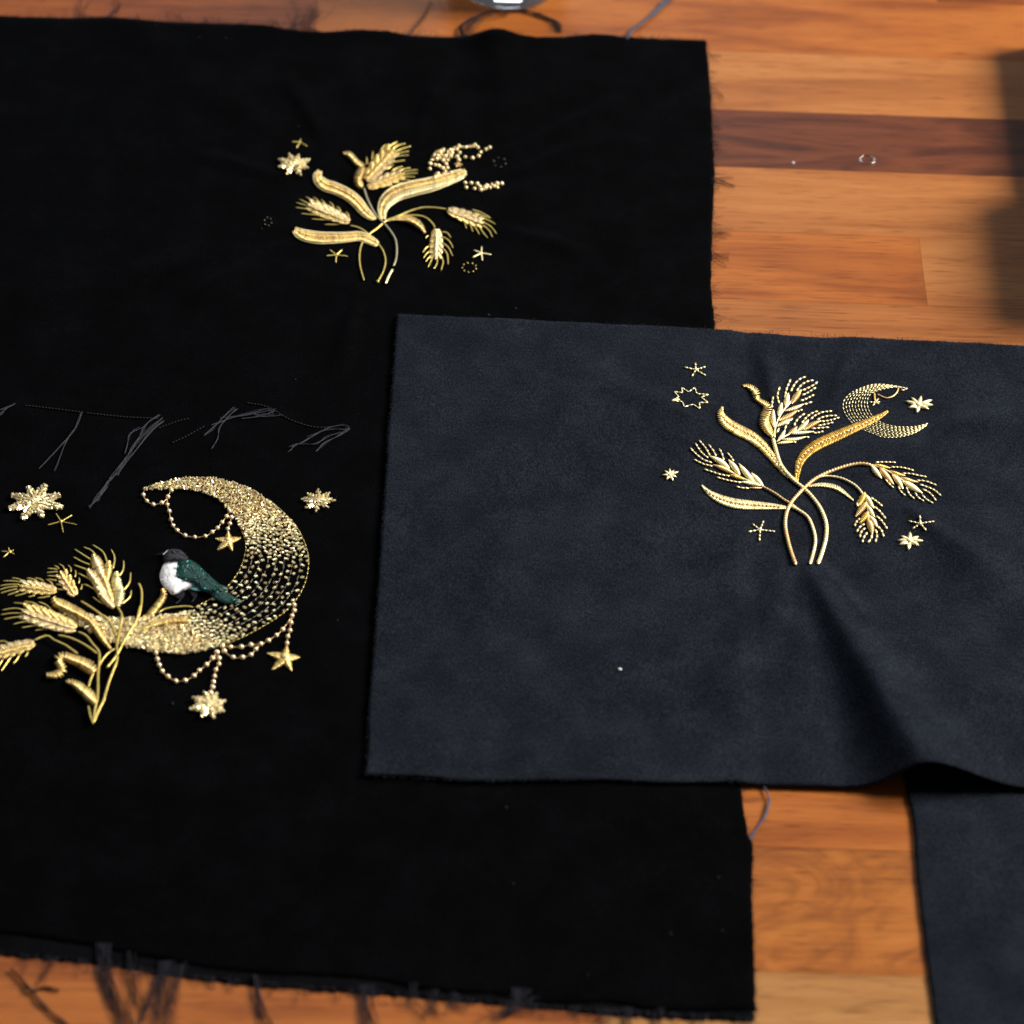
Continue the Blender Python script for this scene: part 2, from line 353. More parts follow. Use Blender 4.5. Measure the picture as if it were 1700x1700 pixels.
def fabric(name, G, top, right, bottom, left, nu, nv, thick, m, parent, rough=0.00018, seed=1):
    """cloth patch between four traced edges; top left->right, right top->bottom, bottom left->right, left top->bottom (pixels)"""
    def edge(pts, n):
        S = spline(pts, 3.0); q = np.linspace(0, len(S) - 1, n)
        S = np.stack([np.interp(q, np.arange(len(S)), S[:, k]) for k in range(2)], 1)
        return np.array([at(p[0], p[1], G.base)[:2] for p in S])
    T, B, Lf, Rt = edge(top, nu), edge(bottom, nu), edge(left, nv), edge(right, nv)
    u = np.linspace(0, 1, nu)[:, None, None]; v = np.linspace(0, 1, nv)[None, :, None]
    X = (1 - v) * T[:, None] + v * B[:, None] + (1 - u) * Lf[None] + u * Rt[None] \
        - ((1 - u) * (1 - v) * T[0] + u * (1 - v) * T[-1] + (1 - u) * v * B[0] + u * v * B[-1])
    rg = np.random.RandomState(seed)
    X[0] += rg.randn(nv, 2) * rough; X[-1] += rg.randn(nv, 2) * rough; X[:, 0] += rg.randn(nu, 2) * rough; X[:, -1] += rg.randn(nu, 2) * rough
    V = np.zeros((nu, nv, 3)); V[..., :2] = X
    for i in range(nu):
        for j in range(nv): V[i, j, 2] = G.z(X[i, j, 0], X[i, j, 1])
    # slightly rounded cut edge
    V[0, :, 2] -= thick * .3; V[-1, :, 2] -= thick * .3; V[:, 0, 2] -= thick * .3; V[:, -1, 2] -= thick * .3
    b = MB(); F = []
    idx = lambda i, j: i * nv + j
    for i in range(nu - 1):
        for j in range(nv - 1): F.append((idx(i, j), idx(i, j + 1), idx(i + 1, j + 1), idx(i + 1, j)))
    n0 = nu * nv
    lo = V.copy(); lo[..., 2] -= thick
    for i in range(nu - 1):
        for j in range(nv - 1): F.append((n0 + idx(i, j), n0 + idx(i + 1, j), n0 + idx(i + 1, j + 1), n0 + idx(i, j + 1)))
    for i in range(nu - 1):
        for j, s in ((0, 1), (nv - 1, 0)):
            a, c = idx(i, j), idx(i + 1, j); q = (a, c, n0 + c, n0 + a); F.append(q if s else q[::-1])
    for j in range(nv - 1):
        for i, s in ((0, 0), (nu - 1, 1)):
            a, c = idx(i, j), idx(i, j + 1); q = (a, c, n0 + c, n0 + a); F.append(q if s else q[::-1])
    b.add(np.concatenate([V.reshape(-1, 3), lo.reshape(-1, 3)]), F)
    return b.build(name, m, parent)

velvet = thing('velvet_cloth', 'large black velvet cloth with frayed edges and two gold embroideries, on the wooden table', 'cloth')
fabric('fabric', VEL,
       [(-330, 8), (-100, 20), (0, 26), (150, 31), (300, 37), (430, 41), (470, 47), (520, 53), (580, 53), (640, 52), (690, 59), (780, 62), (840, 62), (1000, 62), (1172, 66)],
       [(1172, 66), (1180, 150), (1184, 240), (1186, 300), (1182, 400), (1181, 475), (1187, 545), (1198, 750), (1214, 1050), (1230, 1300), (1242, 1381), (1250, 1407), (1249, 1491), (1253, 1588), (1255, 1676)],
       [(-400, 1500), (-100, 1540), (42, 1553), (159, 1571), (312, 1600), (423, 1614), (603, 1624), (715, 1643), (823, 1650), (900, 1664), (1018, 1664), (1099, 1677), (1255, 1676)],
       [(-330, 8), (-360, 700), (-400, 1500)], 220, 220, 0.0009, M['velvet'], velvet, 0.00016, 3)
SEL = Ground(0.0008)
fabric('bare_edge', SEL,
       [(-400, 1496), (-100, 1536), (42, 1550), (159, 1568), (312, 1596), (423, 1610), (603, 1620), (715, 1639), (823, 1646), (900, 1660), (1018, 1660), (1099, 1671), (1251, 1671)],
       [(1251, 1671), (1251, 1683), (1251, 1694)],
       [(-400, 1535), (-100, 1571), (21, 1587), (159, 1600), (307, 1622), (430, 1637), (598, 1648), (760, 1662), (900, 1673), (1080, 1689), (1251, 1695)],
       [(-400, 1496), (-400, 1515), (-400, 1535)], 260, 8, 0.0005, M['selvage'], velvet, 0.00030, 4)

suede = thing('suede_cloth', 'navy suede rectangle with one gold wheat and moon embroidery, lying over the black velvet', 'cloth')
fabric('fabric', SUE, [(660, 522), (900, 533), (1150, 545), (1400, 559), (1700, 575), (2050, 592)],
       [(2050, 592), (2090, 950), (2130, 1322)],
       [(607, 1287), (690, 1289), (780, 1296), (900, 1295), (1000, 1294), (1100, 1298), (1230, 1299), (1440, 1305), (1700, 1311), (2130, 1322)],
       [(660, 522), (650, 640), (640, 790), (631, 920), (622, 1050), (612, 1180), (611, 1230), (607, 1287)], 300, 220, 0.0008, M['suede'], suede, 0.00012, 5)
strip = fabric('suede_offcut', STR, [(1494, 1230), (1700, 1236), (2100, 1250)], [(2100, 1250), (2150, 1600), (2190, 1950)],
               [(1590, 1940), (1800, 1944), (2190, 1950)], [(1494, 1230), (1504, 1307), (1516, 1362), (1523, 1459), (1536, 1572), (1543, 1620), (1553, 1700), (1590, 1940)],
               120, 130, 0.0010, M['suede'], None, 0.00012, 6)
tag(strip, 'plain navy suede offcut without embroidery, tucked under the raised fold of the embroidered suede', 'cloth')

# ------------------------------------------------------------------ embroidery stitches
PX = 1 / 4000.0      # one photo pixel on the cloth, metres

def rope(G, pts, wpx, h=0.0006, twist=5.0, depth=0.16, b=None, taper=0.0):
    b = b or MB(); S = spline(pts, 0.8)
    n = len(S); t = np.linspace(0, 1, n)
    r = wpx / 2 * PX * (1 - taper * t)
    r = r * np.minimum(1, np.minimum(t, 1 - t) * n / 5 + 0.35)
    P = np.array([G.on(p[0], p[1], h) for p in S])
    b.tube(P, r, 8, 0.85, (2, twist * PX, depth)); return b

def stitches(G, pts, wpx, slen=6.5, gap=1.2, h=0.0005, b=None, seg=6):
    """a row of running or back stitches along a line"""
    b = b or MB(); S = spline(pts, 0.5); Ln = (len(S) - 1) * 0.5
    n = max(1, int(round(Ln / (slen + gap)))); step = Ln / n
    for k in range(n):
        a, c = k * step + gap * .4 + R.uniform(-.3, .3), (k + 1) * step - gap * .4 + R.uniform(-.3, .3)
        q = np.linspace(a, c, 6) / 0.5; P = []; rr = []
        for m_, qq in enumerate(q):
            i = min(max(qq, 0), len(S) - 1); x = np.interp(i, np.arange(len(S)), S[:, 0]); y = np.interp(i, np.arange(len(S)), S[:, 1])
            s = math.sin(math.pi * (m_ + 0.3) / 5.6)
            P.append(G.on(x, y, h * (0.35 + 0.65 * s))); rr.append(wpx / 2 * PX * (0.5 + 0.5 * s) * R.uniform(0.92, 1.08))
        b.tube(P, rr, seg, 0.85)
    return b

def edges_of(cw):
    """left and right edges of a leaf given as centre line with widths"""
    S = spline(cw, 1.0); T = np.gradient(S[:, :2], axis=0); T /= np.maximum(np.hypot(T[:, 0], T[:, 1]), 1e-6)[:, None]
    N = np.stack([-T[:, 1], T[:, 0]], 1)
    return S[:, :2] - N * S[:, 2:3] / 2, S[:, :2] + N * S[:, 2:3] / 2, S
def satin(G, A, B, pitch, dome, slant, b=None, rad=None, base_h=0.0002, jit=0.25):
    """satin stitches laid side by side from edge A to edge B over a padded core"""
    b = b or MB(); n = len(A)
    def ev(E, i):
        i = min(max(i, 0), n - 1); return np.array([np.interp(i, np.arange(n), E[:, 0]), np.interp(i, np.arange(n), E[:, 1])])
    i = 0.0
    while i < n - 1:
        a = ev(A, i + R.uniform(-jit, jit)); c = ev(B, i + slant + R.uniform(-jit, jit)); wd = np.hypot(*(c - a))
        if wd > 0.7:
            m_ = 8; hs = min(1.0, wd / 14.0); P = []
            ea, eb_ = R.uniform(0, .05), R.uniform(0, .05)
            for t in np.linspace(-ea, 1 + eb_, m_):
                s = max(0.0, math.sin(math.pi * min(max(t, 0), 1))) ** 0.6
                q = a + (c - a) * t; P.append(G.on(q[0], q[1], base_h + dome * s * hs))
            r = (rad or pitch * 0.51) * PX * R.uniform(0.94, 1.08)
            b.tube(P, [r * .75] + [r] * (m_ - 2) + [r * .75], 5, 1.0)
        i += pitch * R.uniform(0.92, 1.08)
    return b

def leaf_split(G, cw, parent, m, m2, mid=0.46, dome=0.0009, pitch=2.7, slant=3.0, dash=True, label=None):
    A, B, S = edges_of(cw); C = A + (B - A) * mid
    b = MB(); satin(G, A, C, pitch, dome, slant, b); satin(G, B, C, pitch, dome, slant, b)
    o = b.build('leaf', m, parent)
    if label: o['label'] = label
    if dash:
        k0, k1 = int(len(C) * .07), int(len(C) * .96)
        stitches(G, [tuple(p) for p in C[k0:k1:6]], 2.7, 4.4, 2.2, 0.0013).build('midrib_stitching', m2, o)
    return o
def leaf_padded(G, cw, parent, m, m2, cord, dome=0.0015, pitch=2.7, slant=4.0, mid=0.47, label=None):
    A, B, S = edges_of(cw); C = A + (B - A) * mid
    o = satin(G, A, C, pitch, dome, slant).build('leaf', m, parent)
    if label: o['label'] = label
    satin(G, B, C, pitch, dome * 1.15, slant).build('leaf_half', m2, o)
    for E, wd in ((A, 3.4), (B, 2.6)): rope(G, [tuple(p) for p in E[::5]], wd, 0.0007, 4.2, 0.34).build('edge_cord', cord, o)
    return o
def leaf_full(G, cw, parent, m, dome=0.0018, pitch=2.7, slant=2.5, edge=None, mid=None, label=None):
    A, B, S = edges_of(cw); b = satin(G, A, B, pitch, dome, slant)
    o = b.build('leaf', m, parent)
    if label: o['label'] = label
    if edge:
        for E, mm in zip((A, B), edge):
            if mm is None: continue
            e = MB(); P = [tuple(p) for p in E[::5]]
            if len(P) > 3: rope(G, P, 3.0, 0.0007, 3.2, 0.28, e); e.build('edge_cord', mm, o)
    if mid:
        C = A + (B - A) * 0.5; P = [tuple(p) for p in C[len(C) // 10: -len(C) // 10:6]]
        if len(P) > 3: rope(G, P, 2.2, dome * 1.12 + 0.0003, 3.0, 0.2).build('midrib_cord', mid, o)
    return o

def grain(G, a, c, wpx, m, parent, h=0.0007, coil=3.0, amp=0.15, fat=0.75):
    """one padded wheat grain wound with thread"""
    Ln = math.hypot(c[0] - a[0], c[1] - a[1]); n = max(10, int(Ln / coil * 9)); P = []; rr = []
    bow = R.uniform(-.06, .06)
    for t in np.linspace(0, 1, n):
        s = math.sin(math.pi * (0.06 + 0.88 * t) ** 0.92)
        x = a[0] + (c[0] - a[0]) * t - (c[1] - a[1]) * bow * math.sin(math.pi * t); y = a[1] + (c[1] - a[1]) * t + (c[0] - a[0]) * bow * math.sin(math.pi * t)
        P.append(G.on(x, y, h * (0.4 + 0.6 * s))); rr.append(max(0.15, s) * wpx / 2 * PX)
    b = MB(); b.tube(P, rr, 10, fat, (1, coil * PX, amp)); return b.build('grain', m, parent)

def coil_grain(G, a, c, wpx, m, parent, base, pitch, dome):
    """one wheat grain laid with lengths of gold coil side by side over padding"""
    mx, my = (a[0] * .45 + c[0] * .55), (a[1] * .45 + c[1] * .55)
    A, B, S = edges_of([(a[0], a[1], wpx * .45), ((a[0] + mx) / 2, (a[1] + my) / 2, wpx * .9), (mx, my, wpx), ((mx + c[0]) / 2, (my + c[1]) / 2, wpx * .85), (c[0], c[1], wpx * .3)])
    return satin(G, A, B, pitch, dome, pitch * .7, None, pitch * .55, base, 0.5).build('grain', m, parent)

def awn(G, pts, wpx, m, parent, h=0.0005, coil=2.2, taper=0.35, amp=0.14):
    b = rope(G, pts, wpx, h, coil, amp, taper=taper); return b.build('awn', m, parent)

def asterisk(G, c, tips, wpx, parent, m, dash=True, knot=0.9):
    b = MB()
    for t in tips:
        if dash: stitches(G, [c, t], wpx, 5.5, 0.8, 0.0005, b)
        else: rope(G, [t, ((c[0] + t[0]) / 2, (c[1] + t[1]) / 2), c], wpx, 0.0005, 3.0, 0.15, b)
    if knot: b.blob(G.on(c[0], c[1], 0.0005), wpx * knot * PX, 6, 8, 0.8)
    return b.build('star', m, parent)
def filled_star(G, c, tips, wpx, parent, m, name='star', h=0.0009):
    o = None
    core = MB(); core.blob(G.on(c[0], c[1], 0.0006), wpx * 0.62 * PX, 6, 12, 0.7); o = core.build(name, m, parent)
    for t in tips:
        for s in (-1, 0, 1):
            d = (t[0] - c[0], t[1] - c[1]); ln = math.hypot(*d); nx, ny = -d[1] / ln, d[0] / ln
            k = 0.18 * wpx * s
            stitches(G, [(c[0] + d[0] * .12 + nx * k, c[1] + d[1] * .12 + ny * k), (t[0] - d[0] * .1 * abs(s) + nx * k * .5, t[1] - d[1] * .1 * abs(s) + ny * k * .5)], wpx * 0.42, ln * 1.2, 0, h * (1.0 - .3 * abs(s)), core)
    bpy.data.objects.remove(o); return core.build(name, m, parent)

def chip(b, p, ang, ln, r, tilt=0.0, seg=7):
    """a cut piece of gold coil: a short open-ended tube with a rounded rim"""
    d = np.array([math.cos(ang) * math.cos(tilt), math.sin(ang) * math.cos(tilt), math.sin(tilt)])
    q = [-.5, -.42, -.15, .15, .42, .5]
    b.tube([p + d * ln * t for t in q], [r * .62, r * .95, r, r, r * .95, r * .62], seg)
def chip_star(G, c, tips, parent, m, wpx, n=6, cl=8.0, cr=2.2):
    """eight-pointed star covered with cut coil pieces"""
    b = MB()
    b.blob(G.on(c[0], c[1], 0.0002), wpx * 0.9 * PX, 5, 12, 0.45)
    for t in tips:
        d = (t[0] - c[0], t[1] - c[1]); ln = math.hypot(*d)
        wp = G.on(*t) - G.on(*c); wa = math.atan2(wp[1], wp[0]); nx, ny = -d[1] / ln, d[0] / ln
        rows_ = max(3, int(ln / (cl * .62)))
        for i in range(rows_):
            f = 0.14 + 0.80 * i / (rows_ - 1); half = wpx * 0.5 * (1 - abs(f - 0.5) * 1.55)
            ks = (-1, 0, 1) if half > cr * .8 else (0,)
            for k in ks:
                x = c[0] + d[0] * f + nx * half * .8 * k + R.uniform(-.5, .5); y = c[1] + d[1] * f + ny * half * .8 * k + R.uniform(-.5, .5)
                chip(b, G.on(x, y, 0.0009 + 0.0005 * (k == 0) + R.uniform(-.0002, .0003)), wa + R.uniform(-.5, .5) - .35 * k, cl * PX * R.uniform(.75, 1.1), cr * PX, R.uniform(-.3, .3))
    return b.build('star', m, parent, False)
def solid_star(G, c, tips, wpx, parent, m):
    """padded five-pointed star, satin wound"""
    b = MB(); b.blob(G.on(c[0], c[1], 0.0004), wpx * .62 * PX, 6, 12, 0.9)
    for t in tips:
        cw = [(c[0], c[1], wpx), (c[0] + (t[0] - c[0]) * .5, c[1] + (t[1] - c[1]) * .5, wpx * .72), (t[0], t[1], 1.2)]
        A, B, S = edges_of(cw); satin(G, A, B, 2.0, 0.0013, 1.0, b)
    return b.build('star', m, parent)
def chain(G, beads, parent, r=4.0, name='bead_chain', m='bead', start=None, end=None):
    th = MB(); pts = ([start] if start else []) + list(beads) + ([end] if end else [])
    rope(G, pts, 1.3, 0.0006, 3, 0.1, th)
    o = th.build(name, M['tan'], parent)
    for p in beads:
        bb = MB(); bb.blob(G.on(p[0] + R.uniform(-.3, .3), p[1] + R.uniform(-.3, .3), 0.0009), r * PX * R.uniform(.92, 1.08), 7, 10, 0.95); bb.build('bead', M[m], o)
    return o
def pad(G, poly, h, parent, name, m, rings=9, base=0.0, jag=0.0):
    S = spline(poly + [poly[0]], 2.5)[:-1]; c = S.mean(0); n = len(S)
    V = []; F = []
    for k in range(rings):
        s = 1 - k / rings
        for p in S:
            q = c + (p - c) * s
            hh = base + h * math.sqrt(max(0, 1 - s ** 2.6))
            if jag: hh += jag * mnoise.noise(Vector((q[0] * .45, q[1] * .45, 1.0)))
            V.append(G.on(q[0], q[1], hh))
    V.append(G.on(c[0], c[1], base + h))
    for k in range(rings - 1):
        for j in range(n):
            a = k * n; b2 = a + n; j2 = (j + 1) % n; F.append((a + j, b2 + j, b2 + j2, a + j2))
    for j in range(n): F.append(((rings - 1) * n + j, rings * n, (rings - 1) * n + (j + 1) % n))
    b = MB(); b.add(V, F); o = b.build(name, m, parent)
    bmf = __import__('bmesh'); bm = bmf.new(); bm.from_mesh(o.data); bmf.ops.recalc_face_normals(bm, faces=bm.faces)
    if sum(f.normal.z for f in bm.faces) < 0: bmf.ops.reverse_faces(bm, faces=bm.faces)
    bm.to_mesh(o.data); bm.free(); o.data.polygons.foreach_set('use_smooth', [True] * len(o.data.polygons)); return o

def ear(G, parent, axis, grains, awns, aw, am, h=0.0007, coil=3.0, amp=0.15, dash=False, label=None):
    rb = rope(G, axis, 3.0, 0.0004, 4.0); o = rb.build('wheat_ear', M[am], parent)
    if label: o['label'] = label
    for a in awns:
        if dash: stitches(G, a, aw, 6.0, 0.9, 0.0006).build('awn', M[am], o)
        else: awn(G, a, aw, M[am], o)
    for k, (a, c, wd, mm) in enumerate(grains):
        if dash: grain(G, a, c, wd, M[mm], o, h, coil, amp)
        else: coil_grain(G, a, c, wd, M[mm], o, 0.0003 + 0.00009 * k, 3.3 if wd > 11 else 2.6, min(0.0016, wd * 0.00012))
    return o
def auto_grains(base, tip, hw, n, mats, glen=0.30, ang=0.42, wf=0.62):
    """two flanking rows and a central row of plump grains along an ear"""
    g = []; d = (tip[0] - base[0], tip[1] - base[1]); Ln = math.hypot(*d); ux, uy = d[0] / Ln, d[1] / Ln; nx, ny = -uy, ux
    gl = Ln * glen
    for i in range(n - 1, -1, -1):
        f = i / n; prof = math.sin(math.pi * (0.22 + 0.62 * f)); wd = hw * wf * (0.75 + .35 * prof)
        for s in (1, -1):
            a = (base[0] + d[0] * f + nx * s * hw * .18, base[1] + d[1] * f + ny * s * hw * .18)
            c = (a[0] + ux * gl * math.cos(ang) + nx * s * gl * math.sin(ang) * hw / (gl * .42) * prof * .8, a[1] + uy * gl * math.cos(ang) + ny * s * gl * math.sin(ang) * hw / (gl * .42) * prof * .8)
            g.append((a, c, wd, mats[0] if s > 0 else mats[1]))
    for i in range(n, -1, -1):
        f = (i + .15) / (n + .8); a = (base[0] + d[0] * f * .92, base[1] + d[1] * f * .92)
        g.append((a, (a[0] + ux * gl * .9 + R.uniform(-1, 1), a[1] + uy * gl * .9 + R.uniform(-1, 1)), hw * wf * .8, mats[2]))
    return g

# ================================================================== suede embroidery
G = SUE; B = Fr(1080, 580, 3.4); B1 = Fr(1220, 600, 8.5); B2 = Fr(1130, 720, 8.5); B3 = Fr(1380, 740, 8.5); B4 = Fr(1380, 620, 8.5)
def gl(F, rows_): return [(*F([(a, b_)]), *F([(c, d)]), wd / F.s, m_) for a, b_, c, d, wd, m_ in rows_]
def al(F, rows_): return [F(r_) for r_ in rows_]
# moon of running stitches
def crescent(outer, inner, n=120):
    def rs(E):
        S = spline(E, 1.0); q = np.linspace(0, len(S) - 1, n); return np.stack([np.interp(q, np.arange(len(S)), S[:, k]) for k in range(2)], 1)
    return rs(outer), rs(inner)
mo = B4([(1085, 212), (900, 175), (700, 150), (560, 160), (400, 215), (280, 275), (190, 370), (165, 460), (200, 570), (280, 680), (360, 745), (470, 800), (600, 850), (700, 890), (850, 905), (1000, 890), (1200, 830), (1440, 665)])
mi = B4([(1080, 210), (950, 195), (800, 205), (650, 245), (560, 285), (515, 360), (510, 450), (545, 550), (600, 620), (700, 690), (830, 735), (1000, 755), (1200, 745), (1340, 710), (1435, 662)])
O_, I_ = crescent(mo, mi)
mb = MB()
for k in range(9):
    f = k / 8.0; Ln = O_ + (I_ - O_) * f
    k0, k1 = (2, 118) if k in (0, 8) else (6 + int(3 * math.sin(k)), 114 + int(3 * math.cos(k * 2)))
    stitches(G, [tuple(p) for p in Ln[k0:k1:4]], 1.8, 4.4, 2.2, 0.0004, mb, 5)
moon_b = mb.build('moon', M['pale'], suede); moon_b['label'] = 'thin crescent moon of gold running stitches'
rope(G, B4([(950, 195), (930, 260), (870, 320), (780, 345), (700, 315), (650, 290)]), 2.6, 0.0005).build('hanging_loop', M['tan'], moon_b)
rope(G, B4([(610, 270), (612, 330), (618, 390)]), 3.2, 0.0005).build('hanging_thread', M['ochre'], moon_b)
asterisk(G, B4([(622, 405)])[0], B4([(535, 405), (670, 350), (690, 400), (580, 465), (675, 430)]), 2.6, moon_b, M['pale'], True, 0)
stitches(G, B4([(985, 235), (1030, 232), (1075, 205)]), 3.0, 5, .8).build('tip_stitching', M['pale'], moon_b)
# stems
for pts, wd, m_ in [
    ([(690, 500), (705, 560), (730, 640), (770, 700), (815, 745), (860, 780), (910, 830), (960, 900), (990, 980), (990, 1060), (970, 1140), (945, 1212)], 21, 'pale'),
    ([(1245, 652), (1180, 645), (1100, 660), (1000, 695), (930, 730), (880, 770), (830, 820), (790, 870), (765, 930), (760, 1000), (775, 1080), (795, 1150), (820, 1217)], 21, 'tan'),
    ([(780, 880), (840, 910), (890, 950), (920, 1020), (930, 1080), (920, 1140), (900, 1212)], 18, 'pale'),
    ([(795, 870), (850, 915), (885, 945)], 10, 'pale'),
    ([(630, 772), (700, 810), (750, 845), (795, 870)], 13, 'tan'),
    ([(900, 755), (940, 725), (990, 715), (1060, 722), (1120, 745), (1170, 780), (1207, 830)], 13, 'pale')]:
    rope(G, B(pts), wd / 3.4, 0.0008, 5.6, 0.24).build('stem', M[m_], suede)
# leaves
leaf_split(G, B([(405, 325, 8), (395, 365, 40), (420, 410, 60), (480, 450, 64), (560, 490, 62), (620, 535, 55), (670, 590, 46), (720, 650, 38), (770, 705, 28), (830, 748, 10)]), suede, M['cream'], M['pale'], 0.34)
leaf_split(G, B([(825, 748, 12), (830, 690, 30), (845, 630, 45), (890, 575, 56), (960, 530, 60), (1050, 490, 58), (1140, 450, 50), (1230, 410, 38), (1300, 375, 26), (1338, 350, 8)]), suede, M['ochre'], M['pale'], 0.45, label='ochre gold leaf with a row of pale dashes')
leaf_split(G, B([(288, 768, 5), (330, 810, 28), (390, 845, 46), (470, 870, 54), (560, 880, 50), (650, 885, 38), (720, 890, 26), (778, 896, 10)]), suede, M['pale'], M['tan'], 0.42)
leaf_full(G, B([(890, 772, 6), (960, 765, 20), (1030, 775, 25), (1080, 800, 22), (1143, 852, 5)]), suede, M['pale'], 0.0009)
leaf_full(G, B1([(112, 345, 22), (180, 350, 55), (250, 390, 85), (295, 450, 100), (300, 510, 85), (350, 560, 62), (420, 600, 85), (460, 650, 115), (450, 720, 135), (420, 800, 140), (420, 870, 140), (450, 940, 130), (490, 1000, 105), (530, 1060, 50)]), suede, M['cream'], 0.0016, label='curling gold leaf like a twisted tendril')
# ears
ear(G, suede, B1([(560, 1080), (570, 940), (640, 760), (760, 600), (880, 480)]), gl(B1, [
    (800, 600, 935, 395, 88, 'tan'), (715, 645, 755, 445, 80, 'pale'), (710, 700, 975, 598, 66, 'pale'), (612, 765, 665, 580, 70, 'pale'), (602, 840, 880, 690, 78, 'tan'), (585, 920, 815, 805, 72, 'pale'), (555, 930, 545, 680, 76, 'pale')]),
    al(B1, [[(520, 660), (525, 580), (540, 495)], [(625, 600), (600, 500), (610, 430), (632, 360)], [(700, 590), (710, 470), (735, 370), (785, 255)], [(785, 430), (830, 340), (900, 260), (1000, 215)],
     [(865, 425), (930, 340), (1010, 290), (1110, 265)], [(945, 415), (1040, 370), (1130, 320), (1165, 285)], [(945, 480), (1030, 440), (1140, 370)], [(920, 560), (1000, 530), (1120, 470)], [(960, 612), (1030, 592), (1090, 570)], [(870, 712), (920, 692), (955, 680)]]),
    4.2, 'pale', dash=True)
ear(G, suede, B1([(590, 1130), (700, 1060), (850, 990), (1000, 940)]), gl(B1, [
    (980, 970, 1215, 835, 78, 'tan'), (885, 975, 1040, 820, 74, 'pale'), (760, 1020, 1115, 988, 62, 'pale'), (745, 1030, 880, 915, 66, 'tan'), (660, 1098, 1005, 1062, 62, 'pale'), (600, 1130, 710, 955, 54, 'pale'), (598, 1160, 825, 1136, 54, 'pale')]),
    al(B1, [[(840, 920), (850, 870), (900, 800), (985, 735)], [(940, 880), (1000, 800), (1070, 740), (1170, 700)], [(1065, 820), (1130, 765), (1230, 720), (1370, 700)], [(1150, 830), (1230, 790), (1320, 770), (1440, 765)],
     [(1215, 850), (1320, 835), (1400, 815), (1475, 790)], [(1170, 910), (1270, 890), (1390, 860)], [(1080, 950), (1200, 940), (1325, 930)], [(1100, 1010), (1180, 1005), (1250, 985)], [(1000, 1070), (1050, 1070)], [(820, 1140), (865, 1140)], [(590, 1010), (625, 940)], [(700, 960), (740, 880), (815, 800)]]),
    4.0, 'pale', dash=True)
ear(G, suede, B2([(1165, 752), (1050, 700), (880, 630), (720, 540), (600, 450)]), gl(B2, [
    (690, 495, 410, 315, 90, 'pale'), (750, 562, 455, 438, 72, 'tan'), (835, 585, 675, 365, 84, 'pale'), (900, 642, 690, 578, 62, 'ochre'), (1048, 702, 825, 425, 88, 'pale'), (1145, 738, 845, 680, 72, 'pale'), (1168, 752, 1000, 550, 86, 'pale'), (1155, 764, 965, 762, 38, 'tan')]),
    al(B2, [[(440, 410), (330, 370), (220, 290), (135, 200)], [(390, 345), (300, 270), (240, 190), (208, 135)], [(410, 310), (370, 230), (310, 150), (258, 92)], [(500, 320), (460, 240), (392, 150)], [(610, 380), (580, 280), (540, 208)], [(745, 390), (720, 340), (658, 268)],
     [(450, 460), (330, 430), (250, 395), (185, 362)], [(690, 598), (560, 575), (450, 540), (328, 500)], [(850, 690), (700, 665), (600, 640), (508, 613)], [(960, 770), (870, 765), (780, 745)]]),
    3.6, 'pale', dash=True)
ear(G, suede, B3([(560, 265), (700, 310), (860, 390), (1000, 480), (1120, 560)]), gl(B3, [
    (1010, 500, 1285, 670, 98, 'pale'), (980, 440, 1225, 512, 62, 'tan'), (860, 410, 1010, 610, 78, 'pale'), (820, 350, 1045, 422, 54, 'ochre'), (685, 310, 880, 545, 88, 'tan'), (610, 262, 835, 312, 58, 'ochre'), (568, 275, 712, 465, 82, 'pale')]),
    al(B3, [[(620, 235), (760, 230), (908, 236)], [(840, 300), (980, 305), (1080, 325), (1165, 350)], [(1000, 390), (1120, 395), (1240, 420), (1345, 440)], [(1200, 490), (1330, 500), (1485, 557)], [(1250, 545), (1350, 580), (1460, 630), (1550, 708)], [(1290, 610), (1380, 660), (1440, 720), (1478, 778)],
     [(1280, 690), (1350, 760), (1438, 812)], [(1180, 660), (1230, 730), (1312, 787)], [(1060, 580), (1100, 680), (1172, 748)], [(945, 570), (980, 640), (1048, 708)], [(760, 470), (830, 550), (880, 595)]]),
    3.6, 'pale', dash=True)
ear(G, suede, B3([(470, 655), (495, 760), (520, 900), (530, 1050), (560, 1150)]), gl(B3, [
    (515, 1040, 578, 1255, 88, 'tan'), (540, 985, 652, 1155, 68, 'pale'), (522, 925, 400, 1095, 82, 'ochre'), (522, 845, 612, 1005, 62, 'pale'), (508, 785, 342, 1002, 88, 'tan'), (485, 685, 603, 885, 68, 'pale'), (472, 655, 378, 855, 84, 'ochre')]),
    al(B3, [[(560, 730), (640, 785), (725, 855)], [(610, 860), (690, 930), (770, 1032)], [(640, 990), (720, 1070), (790, 1178)], [(650, 1130), (710, 1200), (740, 1288)], [(625, 1180), (645, 1270), (618, 1370)], [(575, 1250), (560, 1310), (510, 1375)], [(510, 1220), (460, 1290), (435, 1375)],
     [(480, 1160), (420, 1220), (400, 1300)], [(470, 1100), (400, 1150), (355, 1220)], [(410, 1020), (350, 1080), (328, 1145)], [(370, 860), (368, 800), (410, 750)]]),
    4.0, 'pale', dash=True)
